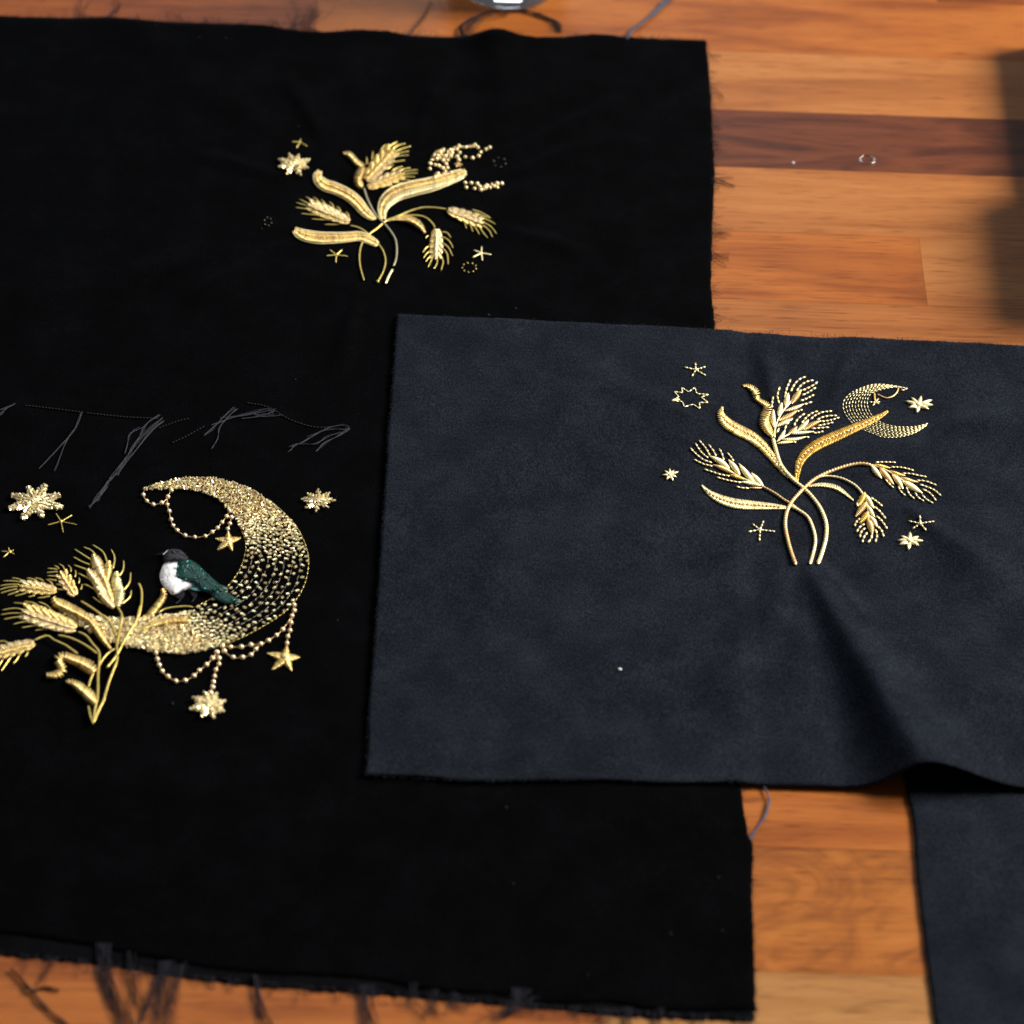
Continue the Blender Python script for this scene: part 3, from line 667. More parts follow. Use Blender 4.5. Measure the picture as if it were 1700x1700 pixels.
# stars
for c, tips in [((255, 115), [(190, 100), (253, 75), (310, 98), (312, 148), (232, 155)]), ((618, 1018), [(575, 985), (638, 968), (702, 1028), (614, 1083), (550, 1030)]), ((1523, 983), [(1455, 968), (1520, 936), (1602, 970), (1556, 1022), (1478, 1013)])]:
    asterisk(G, B([c])[0], B(tips), 3.4, suede, M['pale'])['label'] = 'five-armed star of stitched gold lines'
zz = B([(118, 290), (160, 268), (132, 238), (180, 245), (175, 215), (215, 240), (250, 215), (260, 250), (327, 255), (285, 270), (325, 300), (275, 300), (278, 335), (240, 310), (190, 325), (180, 295), (118, 290)])
zb = MB()
for a, c in zip(zz[:-1], zz[1:]): stitches(G, [a, c], 2.6, 6.5, 0.3, 0.0004, zb)
stitches(G, B([(118, 292), (140, 286), (165, 282)]), 4.6, 14, 0, 0.0006, zb)
zb.build('star', M['pale'], suede)['label'] = 'eight-pointed star stitched only as an outline'
for c, tips, wd in [((1515, 313), [(1438, 292), (1473, 272), (1527, 265), (1588, 285), (1592, 313), (1570, 337), (1503, 358), (1456, 331)], 10), ((110, 708), [(63, 710), (80, 685), (108, 673), (132, 683), (157, 690), (146, 720), (127, 742), (88, 737)], 6.5), ((1463, 1080), [(1393, 1078), (1416, 1053), (1465, 1033), (1512, 1056), (1537, 1080), (1514, 1107), (1455, 1132), (1403, 1104)], 10)]:
    filled_star(G, B([c])[0], B(tips), wd, suede, M['pale'])['label'] = 'solid pale gold eight-pointed star'

# ================================================================== padded wheat sprig on the velvet
G = VEL; A = Fr(420, 210, 3.864); A1 = Fr(560, 220, 10.625); A2 = Fr(680, 220, 9.444); A3 = Fr(480, 300, 9.444); A4 = Fr(680, 320, 9.444)
rope(G, A([(712, 392), (725, 440), (750, 500), (790, 570), (840, 620), (885, 675), (915, 730), (922, 800), (915, 860), (900, 895)]), 3.9, 0.0008, 7, 0.1).build('stem', M['silver'], velvet)['label'] = 'silver grey stem'
rope(G, A([(896, 915), (872, 958), (850, 1008)]), 4.2, 0.0008, 4, 0.2).build('stem', M['pale'], velvet)
for pts, wd in [([(1240, 530), (1150, 520), (1080, 522), (1000, 545), (930, 575), (860, 602), (800, 650), (745, 692), (700, 750), (683, 820), (688, 900), (712, 988)], 3.6),
                ([(620, 635), (680, 650), (740, 690), (790, 740), (830, 790), (850, 860), (835, 930), (798, 1000)], 3.5), ([(950, 572), (1050, 570), (1110, 585), (1150, 620), (1168, 650)], 3.0)]:
    rope(G, A(pts), wd, 0.0006, 3.6, 0.12).build('stem', M['olive'], velvet)
bb = MB(); bb.blob(G.on(*A([(800, 995)])[0], 0.0007), 3.2 * PX, 6, 10); bb.build('stem_knot', M['olive'], velvet)
EC = (M['pale'], M['pale'])
leaf_padded(G, A([(430, 284, 22), (412, 325, 50), (450, 372, 68), (530, 400, 68), (610, 440, 68), (670, 490, 66), (710, 540, 58), (758, 580, 38), (788, 588, 15)]), velvet, M['cream'], M['cream'], M['pale'])
leaf_padded(G, A([(835, 598, 26), (830, 540, 52), (855, 480, 80), (920, 430, 92), (1020, 400, 92), (1130, 375, 85), (1230, 345, 72), (1310, 315, 62), (1365, 292, 42)]), velvet, M['cream'], M['pale'], M['pale'], 0.0017, label='widest pale gold padded leaf')
leaf_padded(G, A([(262, 662, 32), (310, 693, 64), (400, 713, 72), (500, 716, 67), (600, 711, 58), (680, 705, 54), (740, 725, 52), (800, 758, 32)]), velvet, M['cream'], M['cream'], M['pale'])
leaf_full(G, A([(860, 602, 10), (930, 590, 32), (1000, 596, 48), (1060, 628, 46), (1102, 680, 14)]), velvet, M['cream'], 0.0022, 2.0, 2.0)
leaf_full(G, A1([(110, 372, 45), (200, 380, 90), (270, 450, 100), (350, 540, 95), (430, 595, 118), (420, 680, 142), (370, 770, 142), (360, 860, 142), (405, 930, 115), (445, 965, 55)]), velvet, M['cream'], 0.0021, 2.7, 1.5, label='curling padded gold leaf shaped like a bent tendril')
def pe(F, base, tip, hw, n, mats, awns, aw, am, label=None, glen=.3):
    b_, t_ = F([base])[0], F([tip])[0]
    ear(G, velvet, [b_, ((b_[0] + t_[0]) / 2, (b_[1] + t_[1]) / 2), t_], auto_grains(b_, t_, hw / F.s, n, mats, glen), al(F, awns), aw, am, 0.0013, 3.6, 0.24, label=label)
pe(A1, (500, 830), (960, 330), 150, 5, ('rose', 'cream', 'cream'), [[(520, 560), (520, 500), (515, 430)], [(610, 480), (620, 410), (632, 330)], [(760, 400), (775, 300), (860, 205)], [(880, 340), (910, 250), (1060, 162)], [(950, 300), (1060, 235), (1205, 188)], [(1000, 340), (1150, 285), (1300, 240)], [(1000, 385), (1130, 355), (1262, 330)], [(990, 430), (1120, 410), (1262, 398)], [(980, 520), (1090, 505), (1190, 488)], [(860, 560), (940, 570), (1000, 570)]], 3.4, 'olive')
pe(A1, (540, 960), (1120, 740), 105, 5, ('cream', 'rose', 'cream'), [[(880, 650), (920, 620), (965, 590)], [(960, 670), (1060, 625), (1155, 600)], [(1080, 690), (1180, 645), (1292, 620)], [(1150, 700), (1280, 675), (1415, 658)], [(1140, 745), (1280, 725), (1418, 712)], [(1120, 785), (1250, 780), (1372, 782)], [(1080, 830), (1190, 835), (1292, 842)], [(980, 885), (1080, 890), (1185, 890)], [(830, 940), (930, 945), (1040, 950)]], 3.4, 'olive')
pe(A3, (945, 640), (350, 390), 105, 6, ('rose', 'cream', 'rose'), [[(400, 480), (240, 442), (95, 420)], [(500, 545), (330, 530), (185, 515)], [(670, 625), (500, 610), (350, 600)], [(820, 685), (690, 688), (558, 686)], [(340, 420), (220, 375), (105, 340)], [(320, 370), (220, 320), (160, 285)], [(390, 360), (340, 295), (255, 250)], [(480, 370), (440, 300), (375, 258)], [(560, 390), (545, 335), (498, 292)], [(700, 440), (675, 370), (625, 328)], [(810, 490), (785, 435), (738, 402)], [(940, 580), (925, 525), (885, 485)]], 3.0, 'olive')
pe(A4, (600, 270), (1110, 460), 98, 5, ('cream', 'rose', 'rose'), [[(980, 265), (1130, 315), (1272, 392)], [(1100, 390), (1230, 430), (1345, 492)], [(1120, 440), (1270, 530), (1365, 645)], [(1140, 500), (1245, 590), (1298, 692)], [(1090, 530), (1165, 640), (1222, 705)], [(1010, 510), (1058, 590), (1095, 655)], [(940, 480), (972, 550), (992, 608)], [(850, 430), (872, 500), (892, 558)], [(740, 370), (770, 415), (792, 455)], [(620, 300), (640, 345), (662, 385)], [(1010, 305), (1130, 355), (1250, 400)]], 3.1, 'olive')
pe(A4, (425, 570), (410, 1000), 105, 5, ('cream', 'rose', 'pale'), [[(510, 610), (590, 632), (647, 705)], [(520, 690), (620, 755), (682, 865)], [(530, 790), (615, 870), (672, 990)], [(520, 870), (590, 965), (605, 1125)], [(490, 990), (525, 1085), (493, 1218)], [(430, 1010), (428, 1110), (378, 1192)], [(360, 1020), (325, 1095), (290, 1165)], [(340, 980), (285, 1035), (252, 1085)], [(320, 910), (262, 960), (218, 1025)], [(300, 830), (245, 880), (208, 938)], [(300, 670), (270, 685), (250, 720)]], 3.1, 'olive')
# moon of loose beads
mb = MB()
for x, y in [(350, 430), (365, 380), (390, 345), (420, 310), (450, 300), (480, 285), (520, 300), (600, 300), (700, 240), (680, 270), (800, 225), (840, 232), (890, 228), (940, 222), (985, 215), (500, 350), (540, 400), (610, 340), (480, 400), (1165, 850), (1230, 835), (1290, 812), (1330, 840), (1150, 885), (590, 640), (560, 600), (545, 640), (420, 660)]:
    px, py = A2([(x, y)])[0]; chip(mb, G.on(px, py, 0.0007), R.uniform(0, 3.1), 7 * PX, 2.4 * PX, R.uniform(-.3, .3))
moon_a = mb.build('moon', M['rose'], velvet); moon_a['label'] = 'small crescent moon of loose light gold beads'
for x, y in [(320, 490), (315, 570), (400, 510), (455, 525), (425, 415), (445, 365), (515, 560), (525, 440), (595, 430), (570, 495), (590, 555), (485, 315), (565, 370), (640, 280), (645, 375), (665, 320), (740, 265), (785, 315), (770, 215), (1025, 195), (1065, 235), (1195, 265), (1255, 235), (1115, 310), (1080, 370), (985, 400), (870, 385), (740, 380), (770, 430), (395, 705), (445, 645), (650, 630), (530, 270), (965, 795), (885, 865), (870, 790), (1015, 880), (1060, 805), (1100, 845), (1115, 900), (1190, 870), (1260, 865), (1370, 800), (1375, 860), (1445, 800), (1210, 830)]:
    px, py = A2([(x, y)])[0]; b = MB(); b.blob(G.on(px, py, 0.0008), 3.9 * PX * R.uniform(.85, 1.08), 7, 10); b.build('bead', M['pearl'], moon_a)
asterisk(G, A2([(760, 490)])[0], A2([(700, 500), (755, 450), (830, 505), (795, 540), (730, 540)]), 3.0, moon_a, M['tan'], False, 1.1)
# small stars of this sprig
chip_star(G, A([(265, 243)])[0], A([(168, 212), (232, 176), (294, 182), (364, 213), (352, 264), (306, 312), (216, 304), (168, 258)]), velvet, M['pearl'], 9, cl=7, cr=2.2)['label'] = 'small eight-pointed star of short gold coils'
for c, tips, m_, lb in [((535, 825), [(490, 790), (573, 788), (607, 833), (530, 872), (468, 830)], 'olive', None), ((1465, 812), [(1415, 793), (1467, 768), (1528, 822), (1472, 860), (1408, 840)], 'pale', None), ((300, 100), [(248, 98), (307, 78), (348, 127), (280, 138)], 'olive', None)]:
    asterisk(G, A([c])[0], A(tips), 3.0, velvet, M[m_], False, 0.8)
for c, rx, ry, n, m_ in [((1387, 905), 45, 30, 9, 'olive'), ((95, 610), 24, 26, 6, 'dull'), ((1582, 230), 40, 30, 6, 'dull')]:
    b = MB()
    for k in range(n):
        a = 2 * math.pi * k / n + .3; p = A([(c[0] + rx * math.cos(a), c[1] + ry * math.sin(a))])[0]; b.blob(G.on(p[0], p[1], 0.0004), 1.7 * PX, 5, 8)
    b.build('star', M[m_], velvet)['label'] = 'faint ring of tiny beads marking a star'

# ================================================================== moon, bird and wheat on the velvet
C = Fr(0, 770, 3.777); C1 = Fr(0, 900, 7.725); C2 = Fr(70, 890, 9.444); C3 = Fr(60, 1000, 8.095); C4 = Fr(230, 780, 8.5); C6 = Fr(180, 980, 7.727); C7 = Fr(0, 790, 10.625); C8 = Fr(310, 1040, 8.095); CM = Fr(200, 770, 3.779); CB = Fr(230, 890, 8.5)
outer = [(241, 811), (258, 803), (279, 797.5), (314, 792.5), (359, 794), (396, 803), (428, 817.5), (459, 840), (486, 866.5), (502, 892), (511, 918), (512, 939), (507, 966), (494, 992), (475, 1013.5), (451, 1031), (420, 1049), (385, 1065), (348, 1077), (306, 1085), (266, 1082), (226, 1075.5), (200, 1069), (172, 1060), (140, 1042), (112, 1022), (96, 1009)]
inner = [(242, 812.5), (262, 812), (284, 811), (315, 813), (337, 818), (359, 828), (377, 846), (391, 861), (401, 881), (408, 903), (405, 927), (397, 947), (381, 970), (362, 986), (343, 998), (320, 1009), (300, 1015.5), (268, 1019), (238, 1023.5), (212, 1025.5), (164, 1023), (130, 1016), (97, 1008)]
O_, I_ = crescent(outer, inner, 240)
def dens(t):
    if t < 0.24: return 1.0
    if t < 0.40: return 1.0 - (t - .24) / .16 * 0.905
    if t < 0.60: return 0.095
    if t < 0.73: return 0.095 + (t - .60) / .13 * 0.905
    return 1.0
pts = []; cells = {}
def ok(x, y, d):
    cx, cy = int(x // 6), int(y // 6)
    for i in range(cx - 2, cx + 3):
        for j in range(cy - 2, cy + 3):
            for (px, py, pd) in cells.get((i, j), ()):
                if math.hypot(px - x, (py - y) * 1.25) < min(d, pd) * 1.0: return False
    return True
mb = MB(); mcs = MB()
lens = np.hypot(*(O_ - I_).T); cum = np.cumsum(lens); cum = cum / cum[-1]
for _ in range(26000):
    t = float(np.interp(R.random(), cum, np.linspace(0, 1, 240))); s = R.uniform(0.02, 0.98)
    i = t * 239; o = np.array([np.interp(i, np.arange(240), O_[:, k]) for k in (0, 1)]); n_ = np.array([np.interp(i, np.arange(240), I_[:, k]) for k in (0, 1)])
    q = o + (n_ - o) * s; D = dens(t + R.uniform(-.02, .02)); d = 3.4 / math.sqrt(D) * (1.0 if t > .7 else 1.0)
    if not ok(q[0], q[1], d): continue
    cells.setdefault((int(q[0] // 6), int(q[1] // 6)), []).append((q[0], q[1], d)); pts.append((q[0], q[1], t, D))
for x, y, t, D in pts:
    if D > .75:
        if t > 0.6: ang = math.radians(R.gauss(62, 28)); ln = R.uniform(6.5, 10.0); cr = 2.3
        else: ang = R.uniform(0, math.pi); ln = R.uniform(4.5, 7.5); cr = 1.9
        h = R.uniform(0.0006, 0.0016); tl_ = R.uniform(-.6, .6)
    else:
        ang = math.radians(R.gauss(12, 30)); ln = R.uniform(4.6, 7.6); cr = 2.1; h = R.uniform(0.0005, 0.0008); tl_ = R.uniform(-.25, .25)
    chip(mb, G.on(x, y, h), ang, ln * PX, cr * PX, tl_)
# padding under the densely covered horns
for k0, k1 in ((2, 72), (170, 238)):
    V = []; F = []
    for k in range(k0, k1):
        for s in np.linspace(0.06, 0.94, 6):
            q = O_[k] + (I_[k] - O_[k]) * s; V.append(G.on(q[0], q[1], 0.0004 * math.sin(math.pi * s) + 0.0001))
    for k in range(k1 - k0 - 1):
        for s in range(5): F.append((k * 6 + s, k * 6 + s + 1, k * 6 + s + 7, k * 6 + s + 6))
    pb = MB(); pb.add(V, F); hp = pb.build('moon' if k0 == 2 else 'padding', M['under'], velvet if k0 == 2 else mc)
    if k0 == 2: mc = hp
mc['label'] = 'large crescent moon, horns densely covered in gold coils, middle sparsely beaded'
ch = mb.build('cut_coils', M['chip'], mc, False); ch['kind'] = 'stuff'
rim = MB(); stitches(G, [tuple(p) for p in O_[60:200:5]], 1.5, 7, 1, 0.0003, rim, 5); stitches(G, [tuple(p) for p in I_[70:150:5]], 1.4, 7, 1, 0.0003, rim, 5)
rim.build('outline_stitching', M['olive'], mc)
fine = MB()
for k in range(1, 8):
    Ln = O_ + (I_ - O_) * (k / 8.0); stitches(G, [tuple(p) for p in Ln[78:162:6]], 0.9, 9, 3, 0.0002, fine, 4)
fo = fine.build('guide_stitching', M['silver'], mc)
# bead chains
chain(G, C4([(90, 270), (65, 355), (118, 437), (208, 490), (328, 465)]), velvet, 3.8, end=C4([(410, 400)])[0])
chain(G, C4([(462, 288), (415, 378), (405, 490), (430, 585), (455, 700), (487, 787), (545, 855), (655, 925), (793, 952), (940, 937), (1040, 880), (1115, 818), (1175, 742), (1240, 662), (1285, 578)]), velvet, 3.8)['label'] = 'loop of beads hanging inside the large moon'
chain(G, C4([(1308, 668), (1290, 757), (1258, 832)]), velvet, 3.8)
chain(G, CM([(222, 1187), (230, 1225), (243, 1262), (262, 1303), (297, 1335), (347, 1363), (405, 1360), (460, 1330), (493, 1297), (540, 1260), (578, 1220), (605, 1183)]), velvet, 4.1)
chain(G, C8([(408, 345), (435, 425), (430, 505), (390, 585), (372, 672), (357, 748), (345, 815), (320, 890)]), velvet, 4.1)
chain(G, C8([(480, 265), (590, 275), (735, 275), (860, 250), (995, 235), (1100, 185), (1207, 115), (1287, 40)]) + CM([(1075, 955), (1088, 885)]), velvet, 4.1)
chain(G, C8([(502, 330), (620, 415), (748, 415), (862, 380), (928, 305)]), velvet, 4.1, start=C8([(480, 270)])[0], end=C8([(990, 240)])[0])
chain(G, CM([(1090, 920), (1068, 998)]) + C8([(1390, 55), (1360, 135), (1348, 228)]), velvet, 4.0)
# stars
chip_star(G, C7([(620, 460)])[0], C7([(210, 340), (500, 195), (805, 158), (1045, 342), (1096, 558), (745, 720), (388, 765), (160, 578)]), velvet, M['chip'], 15, cl=8.5, cr=2.5)['label'] = 'largest eight-pointed star of gold coils'
chip_star(G, CM([(1240, 228)])[0], CM([(1136, 222), (1172, 188), (1240, 158), (1312, 183), (1346, 228), (1302, 270), (1225, 298), (1163, 277)]), velvet, M['chip'], 9, cl=6.5, cr=1.9)
chip_star(G, C8([(300, 1050)])[0], C8([(95, 958), (243, 886), (402, 896), (505, 1008), (498, 1132), (366, 1220), (203, 1214), (55, 1112)]), velvet, M['pearl'], 11, cl=8, cr=2.6)['label'] = 'eight-petalled gold star hanging on a bead chain'
solid_star(G, C8([(1320, 425)])[0], C8([(1345, 255), (1520, 415), (1408, 594), (1147, 578), (1086, 362)]), 15, velvet, M['cream'])['label'] = 'padded five-pointed star hanging at the end of a bead chain'
solid_star(G, C4([(1265, 1005)])[0], C4([(1265, 866), (1445, 963), (1322, 1144), (1107, 1133), (1086, 973)]), 12, velvet, M['cream'])['label'] = 'padded five-pointed star hanging inside the large moon'
asterisk(G, C7([(1075, 805)])[0], C7([(985, 660), (1272, 692), (1352, 862), (1115, 998), (838, 868)]), 2.2, velvet, M['olive'], False, 1.5)
asterisk(G, C7([(170, 1340)])[0], C7([(150, 1260), (15, 1330), (55, 1438), (240, 1310), (250, 1380)]), 2.0, velvet, M['olive'], False, 1.7)
# stems of the spray
for pts, wd in [
    ([(1090, 60), (1150, 170), (1130, 300), (1110, 430), (1085, 560), (1090, 680), (1080, 800), (1030, 930), (980, 1060), (930, 1230), (900, 1330), (840, 1450), (768, 1620)], 4.0),
    ([(600, -20), (760, 80), (870, 160), (950, 210), (1030, 330), (1080, 450)], 3.2),
    ([(560, 395), (670, 450), (760, 560), (840, 660), (850, 760), (840, 870), (830, 1000), (830, 1150), (820, 1300), (790, 1430), (768, 1610)], 4.0),
    ([(290, 440), (430, 470), (560, 520), (700, 600), (815, 685)], 3.6), ([(-30, 510), (140, 450), (250, 510), (400, 580), (560, 690)], 3.4),
    ([(1060, 620), (960, 690), (880, 790), (830, 900)], 2.6), ([(775, 935), (730, 1040), (705, 1135)], 3.4), ([(700, 1390), (730, 1530), (768, 1630)], 3.2),
    ([(1400, 40), (1340, 260), (1250, 400), (1170, 540), (1110, 660), (1030, 780), (945, 880)], 3.8)]:
    rope(G, C3(pts), wd, 0.0019, 3.6, 0.16).build('stem', M['olive'], velvet)
rope(G, C2([(1512, 735), (1555, 840), (1560, 980), (1545, 1130), (1510, 1270)]), 3.8, 0.0010, 3.6, 0.16).build('stem', M['olive'], velvet)
rope(G, C6([(640, 290), (720, 240), (850, 215), (1000, 205), (1085, 217)]), 2.8, 0.0006, 3.6, 0.14).build('stem', M['olive'], velvet)
# ears of the spray
eb = C2([(1150, 1130), (1080, 900), (980, 650), (870, 400)])
ear(G, velvet, eb, gl(C2, [
    (960, 700, 800, 290, 180, 'rose'), (1000, 720, 1045, 395, 118, 'cream'), (960, 850, 710, 520, 150, 'rose'), (1030, 930, 780, 640, 150, 'rose'), (1140, 860, 1165, 565, 125, 'pale'), (1060, 1010, 830, 760, 150, 'rose'), (1150, 960, 1215, 690, 110, 'pale'), (1100, 1080, 880, 870, 145, 'rose'), (1120, 1120, 970, 970, 130, 'rose'), (1180, 1100, 1240, 790, 135, 'pale'), (1110, 1040, 1000, 780, 105, 'cream'), (1050, 900, 950, 600, 105, 'cream')]),
    al(C2, [[(760, 370), (620, 280), (505, 205)], [(760, 455), (620, 400), (485, 325)], [(730, 540), (600, 490), (492, 452)], [(810, 710), (680, 640), (560, 580)], [(870, 865), (760, 800), (650, 750)], [(1030, 1085), (900, 1030), (790, 950)], [(840, 300), (760, 220), (645, 172)], [(1020, 410), (950, 250), (785, 135)], [(1110, 510), (1135, 340), (1080, 205)], [(1200, 640), (1270, 520), (1277, 380)], [(1280, 850), (1370, 720), (1388, 565)], [(1240, 1070), (1370, 960), (1400, 845)]]),
    3.5, 'olive', 0.0016, 4.4, 0.30, label='largest wheat ear, two rows of coiled grains with long awns')
def pe3(F, base, tip, hw, n, mats, awns, aw=3.0, label=None): pe(F, base, tip, hw, n, mats, awns, aw, 'olive', label)
pe3(C2, (515, 930), (300, 580), 105, 4, ('cream', 'rose', 'cream'), [])
last = [o for o in velvet.children if o.name.startswith('wheat_ear')][-1]
for a in al(C1, [[(740, 380), (670, 385), (595, 392)], [(740, 350), (680, 342), (605, 338)], [(760, 340), (730, 315), (690, 298)], [(830, 360), (805, 310), (755, 278)], [(910, 380), (905, 330), (868, 292)], [(960, 450), (972, 405), (965, 355)], [(1005, 530), (1018, 500), (1015, 450)], [(740, 440), (680, 435), (605, 430)], [(730, 490), (680, 485), (615, 470)], [(1030, 610), (1048, 580), (1052, 535)], [(820, 560), (770, 548), (715, 538)], [(830, 612), (785, 608), (735, 598)]]):
    awn(G, a, 2.6, M['olive'], last)
pe3(C1, (720, 620), (290, 560), 80, 5, ('rose', 'cream', 'cream'), [[(290, 495), (220, 470), (145, 458)], [(280, 515), (160, 500), (35, 498)], [(250, 545), (120, 545), (-10, 562)], [(230, 570), (110, 580), (-15, 612)], [(220, 600), (110, 625), (5, 655)], [(240, 630), (170, 655), (95, 682)], [(340, 650), (260, 675), (185, 692)], [(450, 680), (400, 695), (355, 702)], [(640, 690), (560, 708), (478, 716)], [(470, 492), (400, 470), (338, 458)], [(560, 500), (500, 470), (440, 458)], [(680, 550), (640, 505), (588, 475)]])
pe3(C1, (975, 1110), (340, 900), 125, 6, ('cream', 'rose', 'rose'), [[(400, 855), (310, 795), (170, 778)], [(330, 875), (190, 850), (25, 872)], [(310, 915), (150, 912), (5, 932)], [(290, 960), (170, 968), (45, 992)], [(370, 1020), (270, 1030), (165, 1055)], [(490, 1065), (390, 1080), (272, 1098)], [(660, 1105), (560, 1120), (445, 1132)], [(550, 860), (440, 785), (312, 758)], [(670, 880), (590, 805), (492, 765)], [(840, 940), (790, 880), (668, 825)]])
pe3(C1, (440, 1295), (-60, 1430), 88, 5, ('rose', 'cream', 'cream'), [[(140, 1470), (80, 1560), (15, 1655)], [(260, 1425), (220, 1500), (168, 1562)], [(360, 1400), (345, 1440), (318, 1475)], [(40, 1500), (-10, 1570), (-60, 1640)], [(0, 1380), (-80, 1380), (-150, 1400)], [(120, 1300), (40, 1270), (-60, 1290)]])
# leaves of the spray
leaf_full(G, C([(335, 838, 25), (352, 870, 58), (415, 900, 66), (490, 938, 62), (560, 982, 52), (605, 1040, 44), (640, 1095, 38), (693, 1162, 16)]), velvet, M['cream'], 0.0030, 3.0, 3.0)
leaf_full(G, C3([(148, 985, 60), (215, 985, 82), (290, 968, 100), (352, 910, 102), (322, 830, 100), (290, 770, 110), (350, 728, 105), (430, 745, 115), (540, 785, 130), (650, 832, 150), (730, 885, 165), (772, 945, 100)]), velvet, M['cream'], 0.0026, 4.4, 1.5, label='gold leaf curling back on itself, coarsely wound')
leaf_full(G, C3([(405, 1070, 22), (470, 1072, 70), (560, 1130, 110), (650, 1200, 138), (722, 1272, 150), (785, 1352, 90)]), velvet, M['cream'], 0.0024, 4.4, 5.0)
leaf_full(G, C6([(490, 360, 70), (570, 268, 85), (640, 180, 80), (692, 100, 76), (712, 40, 70), (690, -15, 45)]), velvet, M['cream'], 0.0022, 3.2, 2.0)
leaf_full(G, C6([(365, 535, 25), (480, 470, 70), (620, 420, 92), (760, 390, 95), (900, 378, 85), (1045, 392, 35)]), velvet, M['cream'], 0.0030, 3.0, 5.0)
# bird
body = pad(G, CB([(370, 372), (440, 350), (640, 345), (800, 450), (900, 610), (880, 690), (700, 752), (600, 782), (490, 832), (400, 752), (330, 682), (298, 590), (308, 500), (342, 420)]), 0.0024, velvet, 'bird', M['felt_white'], jag=0.0001)
body['label'] = 'small bird with charcoal head, white breast and teal wing'
pad(G, CB([(345, 252), (400, 203), (490, 182), (580, 195), (652, 250), (702, 322), (660, 350), (560, 358), (440, 352), (365, 370), (345, 312)]), 0.0026, body, 'head', M['felt_dark'], jag=0.0002)
pad(G, CB([(560, 350), (640, 328), (725, 332), (840, 400), (950, 508), (1050, 598), (1150, 678), (1258, 722), (1245, 765), (1100, 800), (960, 800), (880, 770), (810, 695), (680, 645), (540, 605), (492, 540), (515, 430)]), 0.0020, body, 'wing', M['teal'], 9, 0.0014, 0.0004)
pad(G, CB([(930, 740), (1100, 745), (1250, 795), (1360, 868), (1455, 922), (1400, 952), (1280, 962), (1180, 942), (1050, 870)]), 0.0014, body, 'tail', M['teal'], 7, 0.0008, 0.0003)
pad(G, CB([(715, 745), (780, 715), (840, 710), (905, 772), (850, 778), (780, 772)]), 0.0008, body, 'undertail', M['teal_pale'], 5, 0.0010)
for q in ([(480, 815), (560, 800), (645, 785), (640, 850), (590, 900), (520, 880)], [(700, 760), (780, 770), (860, 790), (830, 850), (780, 890), (730, 840)]):
    pad(G, CB(q), 0.0009, body, 'thigh', M['felt_black'], 5, 0.0001)
rope(G, CB([(600, 890), (570, 920), (520, 955)]), 1.6, 0.0003).build('leg', M['felt_dark'], body)
rope(G, CB([(800, 860), (775, 900), (750, 930)]), 1.6, 0.0003).build('leg', M['felt_dark'], body)
rope(G, CB([(415, 195), (385, 225), (340, 265)]), 1.0, 0.0022).build('beak_edge', M['lint'], body)
rope(G, CB([(390, 225), (350, 235), (300, 250), (240, 265)]), 3.4, 0.0012, taper=0.7).build('beak', M['felt_black'], body)
e = MB(); e.blob(G.on(*CB([(500, 232)])[0], 0.0025), 2.1 * PX, 6, 10); e.build('eye', thread_mat('glossy_eye', (0.01, 0.01, 0.012), 0, 0.08, 0.1, 0.6, False), body)
tb = MB(); wp = CB([(560, 370), (700, 345), (840, 420), (1050, 610), (1230, 730), (1100, 790), (900, 760), (700, 640), (530, 570)])
def inside(p, poly):
    c = False; j = len(poly) - 1
    for i in range(len(poly)):
        if (poly[i][1] > p[1]) != (poly[j][1] > p[1]) and p[0] < (poly[j][0] - poly[i][0]) * (p[1] - poly[i][1]) / (poly[j][1] - poly[i][1]) + poly[i][0]: c = not c
        j = i
    return c
tpoly = CB([(960, 760), (1250, 800), (1430, 920), (1280, 950), (1080, 860)])
for _ in range(230):
    p = (R.uniform(285, 405), R.uniform(928, 1005)); iw = inside(p, wp); it = inside(p, tpoly)
    if iw or it: chip(tb, G.on(p[0], p[1], 0.0030 if iw else 0.0020), R.gauss(1.2, .5), R.uniform(4, 7) * PX, 1.25 * PX, R.uniform(-.5, .5), 6)
tb.build('teal_beading', M['teal_bead'], body)['kind'] = 'stuff'

for poly, nh, mm, hz in ((CB([(370, 372), (440, 350), (540, 360), (500, 500), (560, 610), (780, 690), (600, 782), (490, 832), (330, 682), (298, 590), (308, 500)]), 520, 'felt_white', 0.0019), (CB([(345, 252), (400, 203), (490, 182), (580, 195), (652, 250), (702, 322), (560, 358), (365, 370)]), 320, 'felt_dark', 0.0021)):
    fz = MB(); cx = sum(p[0] for p in poly) / len(poly); cy = sum(p[1] for p in poly) / len(poly); k = 0
    while k < nh:
        p = (R.uniform(262, 330), R.uniform(908, 992))
        if not inside(p, poly): continue
        k += 1; e = max(abs(p[0] - cx) / 24, abs(p[1] - cy) / 24); z0 = hz * max(.35, 1 - .6 * e * e); a = R.uniform(0, 6.28); ln = R.uniform(1.2, 3.4)
        fz.tube([G.on(p[0], p[1], z0), G.on(p[0] + math.cos(a) * ln * .5, p[1] + math.sin(a) * ln * .5, z0 + .0005), G.on(p[0] + math.cos(a + .5) * ln, p[1] + math.sin(a + .5) * ln, z0 + .0003)], 0.22 * PX, 4)
    fz.build('felt_fuzz', M[mm], body)['kind'] = 'stuff'

